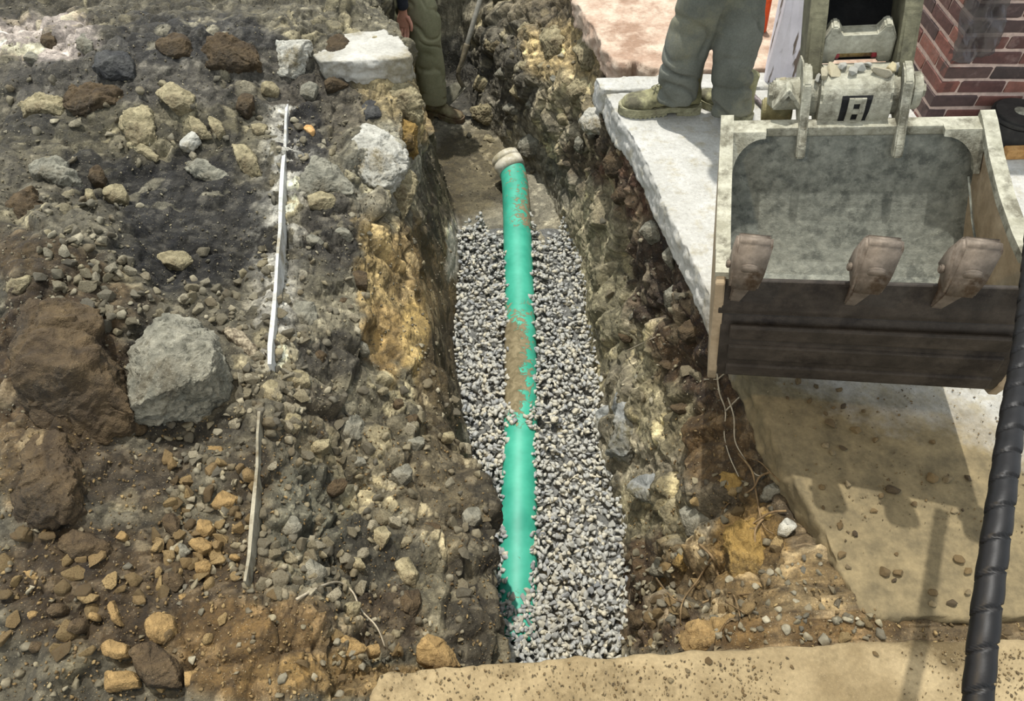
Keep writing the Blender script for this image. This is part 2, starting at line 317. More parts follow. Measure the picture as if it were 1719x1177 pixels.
for a in [(300, 120, 340, 60, (84, 80, 72), .8), (60, 60, 110, 40, (196, 182, 168), .95, 0, .3), (330, 60, 160, 40, (58, 56, 52), .9), (230, 230, 240, 60, (92, 86, 66), .7),
          (330, 370, 140, 130, (40, 38, 34), .95, 20), (200, 310, 110, 50, (44, 42, 38), .8, 20), (60, 210, 60, 30, (52, 50, 44), .7), (270, 590, 60, 60, (40, 38, 33), .9), (560, 390, 60, 80, (58, 54, 48), .8), (560, 600, 70, 40, (52, 48, 42), .7),
          (560, 160, 90, 70, (92, 84, 70), .7), (510, 240, 40, 60, (42, 40, 38), .9), (110, 470, 170, 60, (84, 68, 44), .9, 25), (80, 620, 130, 140, (78, 60, 36), .95), (60, 780, 90, 100, (92, 74, 46), .9),
          (330, 720, 120, 30, (46, 42, 34), .8), (200, 800, 160, 60, (66, 54, 38), .8), (200, 980, 250, 130, (64, 50, 30), .92), (420, 900, 60, 160, (76, 62, 40), .7), (420, 1090, 160, 90, (100, 78, 44), .95, 0, .2), (600, 1130, 160, 40, (150, 122, 74), .8, 0, .2),
          (520, 700, 60, 60, (62, 54, 42), .7), (620, 780, 110, 90, (96, 88, 68), .7), (520, 880, 80, 110, (100, 98, 82), .8), (640, 930, 80, 80, (66, 62, 50), .8), (630, 1030, 80, 50, (72, 58, 40), .8), (800, 950, 50, 200, (58, 52, 40), .85), (740, 820, 60, 120, (84, 74, 54), .7),
          (655, 470, 58, 125, (166, 142, 92), .8, -8, .9), (690, 420, 34, 110, (112, 92, 56), .7, -8), (650, 560, 44, 50, (122, 98, 58), .6, 0, .8), (735, 480, 42, 190, (92, 76, 46), .9, 0, .25), (700, 560, 22, 60, (176, 150, 92), .6), (750, 640, 40, 110, (70, 60, 40), .8, 0, .2),
          (660, 290, 70, 90, (150, 146, 128), .7), (655, 150, 60, 60, (168, 150, 108), .8), (700, 210, 30, 40, (160, 138, 96), .7), (745, 330, 35, 90, (70, 64, 52), .8), (760, 420, 14, 60, (190, 185, 170), .7),
          (790, 290, 80, 80, (74, 66, 46), .85, 0, .2), (760, 130, 60, 80, (58, 56, 50), .9), (850, 130, 60, 100, (70, 66, 56), .85), (940, 90, 70, 60, (158, 138, 96), .85), (950, 160, 50, 40, (150, 138, 108), .7), (890, 260, 40, 60, (128, 122, 102), .8), (920, 320, 40, 60, (104, 100, 86), .7),
          (985, 260, 45, 40, (66, 54, 38), .85), (1050, 320, 70, 60, (74, 50, 34), .9), (1000, 400, 50, 90, (134, 126, 100), .8), (1100, 470, 60, 110, (50, 38, 26), .95), (1010, 540, 50, 90, (112, 106, 82), .8), (1090, 600, 40, 60, (150, 142, 110), .7), (1170, 640, 80, 130, (58, 42, 24), .95), (1110, 700, 60, 60, (126, 118, 90), .7),  # dark browns here paint slab and bucket shade onto the right wall
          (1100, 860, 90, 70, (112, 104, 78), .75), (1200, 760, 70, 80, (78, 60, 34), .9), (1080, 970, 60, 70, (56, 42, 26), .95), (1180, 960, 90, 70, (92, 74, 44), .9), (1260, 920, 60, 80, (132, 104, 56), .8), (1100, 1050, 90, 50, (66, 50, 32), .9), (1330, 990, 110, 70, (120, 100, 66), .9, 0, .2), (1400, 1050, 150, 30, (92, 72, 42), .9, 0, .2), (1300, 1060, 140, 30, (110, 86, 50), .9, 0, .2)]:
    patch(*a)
# slurry dust beside the saw-cut edging, and individual stone tones in the rubble
sx = np.interp(py, [175, 400, 620, 800, 985], [484, 470, 455, 437, 418]); dd = np.abs(px - sx)
wd = (.85 * np.exp(-(dd / 30) ** 2) * (py > 170) * (py < 620) * (mf > -.1) * (sg < 3))[:, None]; col = col * (1 - wd) + C3((196, 192, 178)) * wd
rocky = ((np.abs(sg - 5.5) > .6) & (t2 > .58) & (e2 > .15) & (rockzone > .45) & (~under))[:, None]
col = np.where(rocky, col * .45 + .55 * (C3((148, 142, 120)) * (.55 + .6 * t1[:, None]) * (.5 + col / (col.mean() + 1e-6) * .5)).clip(0, .6), col)
peb = ((t3 > .72) & (e3 > .2) & (A3 > .006))[:, None]; col = np.where(peb, col * 1.5 + np.array([.03, .027, .02]), col)
col *= (.7 + .6 * t1)[:, None] * (.8 + .4 * t2)[:, None]
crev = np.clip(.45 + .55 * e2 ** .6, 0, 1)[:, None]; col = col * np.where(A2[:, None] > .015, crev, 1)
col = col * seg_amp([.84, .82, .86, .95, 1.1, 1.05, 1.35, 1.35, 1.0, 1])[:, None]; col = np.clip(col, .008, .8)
me = bpy.data.meshes.new('ground'); fc = grid_faces(Rr, Cc); nf = len(fc)
me.vertices.add(len(pt2)); me.vertices.foreach_set('co', pt2.ravel()); me.loops.add(nf * 4); me.loops.foreach_set('vertex_index', fc.ravel().astype(np.int32))
me.polygons.add(nf); me.polygons.foreach_set('loop_start', np.arange(nf, dtype=np.int32) * 4); me.polygons.foreach_set('loop_total', np.full(nf, 4, np.int32)); me.update(calc_edges=True)
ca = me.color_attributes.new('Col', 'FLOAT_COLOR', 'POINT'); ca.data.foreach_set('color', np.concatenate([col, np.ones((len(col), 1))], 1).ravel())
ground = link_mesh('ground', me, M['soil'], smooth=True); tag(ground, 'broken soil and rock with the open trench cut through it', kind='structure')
Gd = pt2.reshape(Rr, Cc, 3)[::2, ::2]; tree = BVHTree.FromPolygons([tuple(v) for v in Gd.reshape(-1, 3)], [tuple(int(q) for q in f) for f in grid_faces(*Gd.shape[:2])])
def hit(px, py, t=None):
    d = Vector(ray(px, py)).normalized(); r = (t or tree).ray_cast(Vector(CAMP), d)
    return r[0], (r[1] if r[0] is None or r[1].dot(d) < 0 else -r[1])
print('terrain', len(pt2))
# ------------------------------------------------------------------ rocks
def ico(sub):
    bm = bmesh.new(); bmesh.ops.create_icosphere(bm, subdivisions=sub, radius=1); V = np.array([v.co[:] for v in bm.verts]); Fc = [tuple(v.index for v in f.verts) for f in bm.faces]; bm.free(); return V, Fc
ICO = {s: ico(s) for s in (1, 2, 3, 4)}
def rock_verts(seed, sub=3, dims=(1, 1, .7), planes=11, rough=.03):
    rs = np.random.RandomState(seed); V, Fc = ICO[sub]
    n = rs.normal(size=(planes, 3)); n /= np.linalg.norm(n, axis=1, keepdims=True); n = np.concatenate([n, [[0, 0, 1], [0, 0, -1], [1, 0, 0], [-1, 0, 0], [0, 1, 0], [0, -1, 0]]])
    d = np.concatenate([rs.uniform(.62, .95, planes), rs.uniform(.8, 1, 6)])
    dot = V @ n.T; r = np.where(dot > .05, d / np.maximum(dot, .05), 9).min(1)
    r *= 1 + rough * (fbm(V * 2.6 + seed, 3, seed % 97)) * 2
    return V * np.minimum(r, 1.25)[:, None] * np.array(dims) * .5, Fc
def hull_stone(seed, n, dims, bev=0):
    rs = np.random.RandomState(seed); q = rs.normal(size=(n, 3)); q /= np.linalg.norm(q, axis=1, keepdims=True); q *= rs.uniform(.8, 1, (n, 1))
    bm = bmesh.new()
    for v in q * np.array(dims) * .5: bm.verts.new(v)
    r = bmesh.ops.convex_hull(bm, input=bm.verts[:]); bmesh.ops.delete(bm, geom=[g for g in bm.verts if not g.link_faces], context='VERTS')
    if bev:
        bmesh.ops.dissolve_limit(bm, angle_limit=.25, verts=bm.verts[:], edges=bm.edges[:])
        bmesh.ops.bevel(bm, geom=bm.edges[:], offset=bev, segments=1, affect='EDGES', clamp_overlap=True)
    bmesh.ops.triangulate(bm, faces=bm.faces[:]); bmesh.ops.recalc_face_normals(bm, faces=bm.faces[:])
    bm.verts.index_update(); V = np.array([v.co[:] for v in bm.verts]); Fc = [tuple(v.index for v in f.verts) for f in bm.faces]; bm.free(); return V, Fc
def dm(i, a=.6, b=.95, c=.42, d=.72): return (1, random.Random(i).uniform(a, b), random.Random(i + 50).uniform(c, d))
STONES = [pymesh('stone', *hull_stone(100 + i, 15, dm(i), .045)) for i in range(16)]
CHIPS = [pymesh('gravel_stone', *hull_stone(300 + i, 12, dm(i + 7, .5, .9, .35, .65), .03)) for i in range(14)]
rng = random.Random(7)
def rand_rot(r, tilt=.5): return Matrix.Rotation(r.gauss(0, tilt), 3, 'X') @ Matrix.Rotation(r.gauss(0, tilt), 3, 'Y') @ Matrix.Rotation(r.uniform(0, 6.28), 3, 'Z')
def merged(name, protos, items, mat):
    """items: (proto index, location, 3x3 rotation, size) all in one mesh: too many to count"""
    PV = [p[0] for p in protos]; PF = [np.array(p[1]) for p in protos]
    Vs = []; Fs = []; o = 0
    for k, loc, R, s in items:
        v = PV[k] @ (np.array(R).T * s) + np.array(loc); Vs.append(v); Fs.append(PF[k] + o); o += len(v)
    V = np.concatenate(Vs); Fa = np.concatenate(Fs); me = bpy.data.meshes.new(name); n = len(Fa)
    me.vertices.add(len(V)); me.vertices.foreach_set('co', V.ravel()); me.loops.add(n * 3); me.loops.foreach_set('vertex_index', Fa.ravel().astype(np.int32))
    me.polygons.add(n); me.polygons.foreach_set('loop_start', np.arange(n, dtype=np.int32) * 3); me.polygons.foreach_set('loop_total', np.full(n, 3, np.int32)); me.update(calc_edges=True)
    return link_mesh(name, me, mat)
CH1 = [hull_stone(500 + i, 11, dm(i + 3, .5, .9, .35, .6)) for i in range(24)]
ST2 = [hull_stone(700 + i, 14, dm(i + 9), .04) for i in range(12)]

LM = [(60, 172, 'flat tan block at the left edge'), (150, 160, 'long brown slab at the upper left'), (228, 205, 'tall flat stone near the top left'), (290, 156, 'blocky tan stone on the heap'), (340, 208, 'pair of oval stones'), (340, 284, 'long grey flagstone sliver'), (410, 266, 'upright oblong stone'),
 (74, 278, 'grey stone with shiny flecks'), (168, 380, 'round pale tan stone'), (290, 430, 'flat layered stone in the black soil'), (290, 590, 'largest grey boulder'), (100, 590, 'huge smooth brown boulder'), (60, 790, 'lower brown boulder'), (400, 568, 'splintered wood chunk'),
 (538, 334, 'greenish flat-topped stone'), (517, 214, 'orange stone'), (625, 250, 'whitish chalky boulder'), (508, 524, 'squarish stone by the white strip'), (492, 632, 'right knobbly tan stone'), (452, 652, 'left knobbly tan stone'), (372, 838, 'five-sided tan stone'), (356, 757, 'flat tan stone above the five-sided one'),
 (332, 914, 'stack left of the strip foot'), (262, 1052, 'big irregular tan stone'), (186, 1088, 'rounded tan stone at the lower left'), (252, 1112, 'rough brown rock at the bottom'), (55, 964, 'oblong stone near the lower left corner'), (124, 908, 'wide low brown rock'), (437, 800, 'short dirty strip'), (418, 985, 'foot of the short dirty strip'),
 (642, 896, 'round stone in the left slope'), (690, 960, 'upper angular rock in the slope'), (694, 1008, 'lower angular rock in the slope'), (590, 1084, 'purple-grey stone by the kerb'), (738, 1092, 'striped rock at the trench corner'), (655, 480, 'yellow clay face'), (740, 480, 'smooth brown clay wall'), (760, 760, 'lip over the left gravel edge'), (540, 760, 'middle of the left slope'),
 (1060, 700, 'blue-grey rock face'), (1086, 820, 'jutting grey block'), (1170, 868, 'rounded grey rock in the right wall'), (1232, 816, 'upper yellow-brown stone'), (1262, 930, 'big yellow-brown face'), (1214, 1062, 'long rock at the near right corner'), (1322, 882, 'pale concrete chip'), (1068, 1040, 'upper dark cobble by the gravel'), (1050, 1066, 'lower dark cobble by the gravel'),
 (970, 150, 'tan rock under the slab corner'), (925, 64, 'tan rock in the upper right wall'), (985, 80, 'jointed rock by the far slab'), (990, 200, 'pale chunk under the slab corner'), (1030, 266, 'upper reddish brown rock'), (1040, 320, 'lower reddish brown rock'), (884, 240, 'grey rock behind the pipe end'), (1380, 1060, 'soil strip by the kerb'), (1120, 560, 'dark soil left of the bucket'), (470, 400, 'middle of the white strip'), (482, 190, 'top of the white strip'), (456, 610, 'foot of the white strip')]
OD = ['nearest', 'second nearest', 'third nearest', 'fourth nearest', 'fifth nearest', 'sixth nearest', 'seventh nearest', 'eighth nearest', 'ninth nearest', 'tenth nearest', 'eleventh nearest', 'twelfth nearest', 'thirteenth nearest', 'fourteenth nearest', 'fifteenth nearest', 'sixteenth nearest', 'seventeenth nearest', 'eighteenth nearest']
def lm_labels(Q, marks=None):
    """say where each small thing lies: beside which landmark, on which side, and how near"""
    cell = {}; out = {}
    for k, q in enumerate(Q):
        l = min(marks or LM, key=lambda t: math.hypot(t[0] - q[0], t[1] - q[1])); dx = q[0] - l[0]; dy = q[1] - l[1]
        dn = ('right of' if dx > 0 else 'left of') if abs(dx) > abs(dy) else ('below' if dy > 0 else 'above'); cell.setdefault((l[2], dn), []).append((math.hypot(dx, dy), k))
    for (l, dn), v in cell.items():
        for r, (d, k) in enumerate(sorted(v)): out[k] = '%s %s the %s, %s' % (Q[k][2], dn, l, OD[r] if r < len(OD) else 'farther out')
    return out
def outline_rock(name, poly, rise, thick, mat, label, cat='rock', flat=False, z=None, seed=0, amp=1., inset=.12, up=.6, par=None, vox=None, tilt=None):
    """a real stone: its outline set on a plane at its own distance, given depth, rounded shoulders and broken relief"""
    cx = sum(p[0] for p in poly) / len(poly); cy = sum(p[1] for p in poly) / len(poly)
    if z is None:
        h, n = hit(cx, cy, tree0); hs = [hit(p[0] * .5 + cx * .5, p[1] * .5 + cy * .5, tree0) for p in poly]; hs = [q for q in hs if q[0] is not None and (q[0] - h).length < .4]
        n = sum((q[1] for q in hs), n).normalized(); n = (n * (1 - up) + Vector((0, -.25, 1)).normalized() * up).normalized()
        c = sum((q[0] for q in hs), h) / (len(hs) + 1); d0 = Vector(ray(cx, cy)); c = Vector(CAMP) + d0 * ((c - Vector(CAMP)).dot(n) / d0.dot(n)); c = c + n * rise
    else: c = Vector(P(cx, cy, z)); n = Vector(tilt).normalized() if tilt else Vector((0, 0, 1))
    pts = []
    for p in poly:
        d = Vector(ray(*p)); t = (c - Vector(CAMP)).dot(n) / d.dot(n); pts.append(Vector(CAMP) + d * t)
    if not flat: c_ = sum(pts, Vector()) / len(pts); pts = [c_ + (p - c_) * 1.07 for p in pts]
    ctr = sum(pts, Vector()) / len(pts); size = max((p - ctr).length for p in pts)
    if flat: rings = [(0, 1), (-thick, 1)]
    else: rings = [(thick * .12, 1 - inset * 1.6), (0, 1 - inset * .4), (-thick * .35, 1.0), (-thick, .92)]
    bm = bmesh.new(); R = []
    for off, sc in rings: R.append([bm.verts.new(ctr + (p - ctr) * sc + n * off) for p in pts])
    k = len(pts)
    bm.faces.new(R[0]); bm.faces.new(R[-1][::-1])
    for a in range(len(R) - 1):
        for i in range(k): bm.faces.new((R[a][i], R[a + 1][i], R[a + 1][(i + 1) % k], R[a][(i + 1) % k]))
    bmesh.ops.triangulate(bm, faces=bm.faces[:])
    v = vox or max(.004, size / 46); me = remeshed(bm, v, 2); V, Nn = mesh_np(me)
    if not flat:
        rs = np.random.RandomState(seed + 5); c0 = np.array(ctr) - np.array(n) * thick * .4; nn_ = np.array(n)
        for _p in range(16):
            a = rs.normal(size=3); a /= np.linalg.norm(a); a = a + nn_ * rs.uniform(.35, 1.6); a /= np.linalg.norm(a)
            dt = (V - c0) @ a; hmax = np.percentile(dt, 99.5); lim = hmax * rs.uniform(.70, .92); ex = np.maximum(dt - lim, 0); V = V - ex[:, None] * a * .92
    s = seed * 7 + int(cx); q = V * (1.6 / max(size, .03)); w = q + .3 * np.stack([fbm(q * 2, 2, s), fbm(q * 2, 2, s + 9), fbm(q * 2, 2, s + 19)], -1)
    a1, tt, ee = facets(w * 1.3 + s, s % 50); a2, _, _ = facets(w * 4 + s, s % 50 + 9)
    dsp = amp * (1.5 if size > .13 else 1) * size * (.05 * a1 + .022 * a2 + .035 * fbm(w * 3, 4, s) + .016 * (1 - 2 * np.abs(fbm(w * np.array([7, 7, 16]), 3, s + 4))))
    if flat: dsp *= .25 + 1.0 * (np.abs(Nn @ np.array(n)) < .7)
    set_np(me, V + Nn * dsp[:, None] - np.array(ctr))
    o = link_mesh(name, me, mat if not isinstance(mat, str) else M[mat], smooth=True); o.location = ctr
    if label: tag(o, label, cat)
    return o
# ------------------------------------------------------------------ concrete slabs
def slab(name, poly, z, thick, mat, seed, vox, amp, label=None, cat=None, kind=None, rag=0.0):
    """thick slab from an outline on its own level; side faces broken, top nearly flat"""
    rs = random.Random(seed); W0 = []
    for i, p in enumerate(poly):
        a = Vector(P(p[0], p[1], z)) if len(p) == 2 else Vector(p); W0.append(a)
    W1 = []
    for i, a in enumerate(W0):
        b = W0[(i + 1) % len(W0)]; n = max(1, int((b - a).length / .05)) if rag else 1
        for k in range(n):
            q = a.lerp(b, k / n)
            if rag: q += Vector((rs.uniform(-rag, rag), rs.uniform(-rag, rag), 0))
            W1.append(q)
    bm = bmesh.new(); T = [bm.verts.new(p) for p in W1]; B = [bm.verts.new(p - Vector((0, 0, thick))) for p in W1]; k = len(W1)
    bm.faces.new(T); bm.faces.new(B[::-1])
    for i in range(k): bm.faces.new((T[i], B[i], B[(i + 1) % k], T[(i + 1) % k]))
    bmesh.ops.triangulate(bm, faces=bm.faces[:])
    me = remeshed(bm, vox, 1); V, Nn = mesh_np(me); side = (np.abs(Nn[:, 2]) < .75)
    a1, _, _ = facets(V * np.array([12, 12, 22]), seed); d = amp * (a1 * .8 + fbm(V * 25, 4, seed)) * np.where(side, 1, .1) + .0025 * fbm(V * 5, 3, seed + 3)
    set_np(me, V + Nn * d[:, None]); o = link_mesh(name, me, mat, smooth=True)
    if label: tag(o, label, cat)
    if kind: o['kind'] = kind
    return o
def slab_mat():
    m, nt, b = new_mat('slab_concrete')
    n1 = tex(nt, 3.2, 8, .7); n2 = tex(nt, 60, 5, .7); n3 = tex(nt, 13, 6, .65); n4 = tex(nt, 150, 3, .6)
    c = ramp(nt, n1.outputs[0], [(.35, lin((160, 158, 148))), (.6, lin((188, 186, 178)))]).outputs[0]
    c = mix(nt, ramp(nt, n3.outputs[0], [(.52, 0.), (.68, .55)]).outputs[0], c, lin((150, 140, 108)))
    sep = nd(nt, 'ShaderNodeSeparateXYZ'); nt.links.new(nt.nodes['TC'].outputs['Object'], sep.inputs[0])
    # mud over the near slab end, warm light put into its colour
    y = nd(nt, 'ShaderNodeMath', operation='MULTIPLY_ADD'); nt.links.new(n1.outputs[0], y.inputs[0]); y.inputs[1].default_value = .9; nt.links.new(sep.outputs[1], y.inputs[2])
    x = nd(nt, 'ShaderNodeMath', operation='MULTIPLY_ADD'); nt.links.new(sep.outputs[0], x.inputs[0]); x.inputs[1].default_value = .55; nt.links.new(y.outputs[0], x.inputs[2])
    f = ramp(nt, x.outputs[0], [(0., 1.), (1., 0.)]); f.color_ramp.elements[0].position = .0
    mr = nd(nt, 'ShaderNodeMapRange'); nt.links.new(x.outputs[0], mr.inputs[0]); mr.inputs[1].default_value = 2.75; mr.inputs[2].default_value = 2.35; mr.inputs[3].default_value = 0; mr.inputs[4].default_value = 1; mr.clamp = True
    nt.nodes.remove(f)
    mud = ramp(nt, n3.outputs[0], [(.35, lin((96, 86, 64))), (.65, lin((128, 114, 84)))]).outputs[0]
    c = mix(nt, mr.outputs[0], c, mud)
    c = mix(nt, .5, c, ramp(nt, n2.outputs[0], [(.3, .5), (.7, 1.1)]).outputs[0], 'MULTIPLY')
    c = mix(nt, ramp(nt, n4.outputs[0], [(.62, 0.), (.7, .7)]).outputs[0], c, lin((100, 90, 68)))
    nt.links.new(c, b.inputs['Base Color']); b.inputs['Roughness'].default_value = .9; b.inputs['Specular IOR Level'].default_value = .25
    bump(nt, b, [(n3.outputs[0], .4, .006), (n2.outputs[0], .5, .004)]); return m
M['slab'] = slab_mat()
far_r = P(1719, 128)[1]
edge_l = [(1014, 156), (1030, 185), (1040, 200), (1062, 232), (1085, 275), (1108, 330), (1138, 390), (1170, 452), (1196, 512), (1216, 556), (1240, 600), (1262, 640), (1282, 690), (1300, 742), (1325, 795), (1350, 836), (1378, 886), (1396, 930), (1425, 985), (1450, 1040)]
main = edge_l + [(3.6, .68, 0), (3.6, P(1300, 150)[1], 0), (1300, 150)]
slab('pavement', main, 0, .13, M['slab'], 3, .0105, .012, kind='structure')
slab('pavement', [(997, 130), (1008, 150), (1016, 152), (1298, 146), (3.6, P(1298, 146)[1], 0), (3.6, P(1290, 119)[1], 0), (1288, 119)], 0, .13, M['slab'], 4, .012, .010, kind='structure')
M['dirty_slab'] = surf('dirty_slab', (168, 140, 118), (206, 186, 164), 9, .9, (150, 122, 100), (90, 66, 52), fine=50, bd=.006)
slab('pavement', [(965, 5), (985, 32), (996, 52), (1010, 72), (1022, 92), (1036, 106), (1052, 108), (1058, 96), (1070, 98), (1085, 116), (1100, 117), (3.6, P(1100, 117)[1], .02), (3.6, 6.3, .02), (.3, 6.3, .02)], .02, .12, M['dirty_slab'], 5, .016, .022, kind='structure', rag=.012)
slab('kerb', [(640, 1128), (780, 1118), (900, 1106), (1030, 1098), (1200, 1088), (1330, 1083), (1460, 1077), (1600, 1074), (1719, 1070), (3.6, P(1719, 1070, .02)[1], .02), (3.6, -.6, .02), (-.6, -.6, .02), (620, 1170)], .02, .14, M['plank'], 6, .013, .007, kind='structure', rag=.004)
slab('concrete_slab', [(518, 88), (548, 62), (600, 52), (645, 50), (655, 58), (672, 64), (680, 74), (692, 88), (688, 96), (640, 100), (540, 104)], .105, .13, M['concrete'], 7, .009, .012, 'thick pale broken pavement slab overhanging the trench beside the worker below', 'slab')
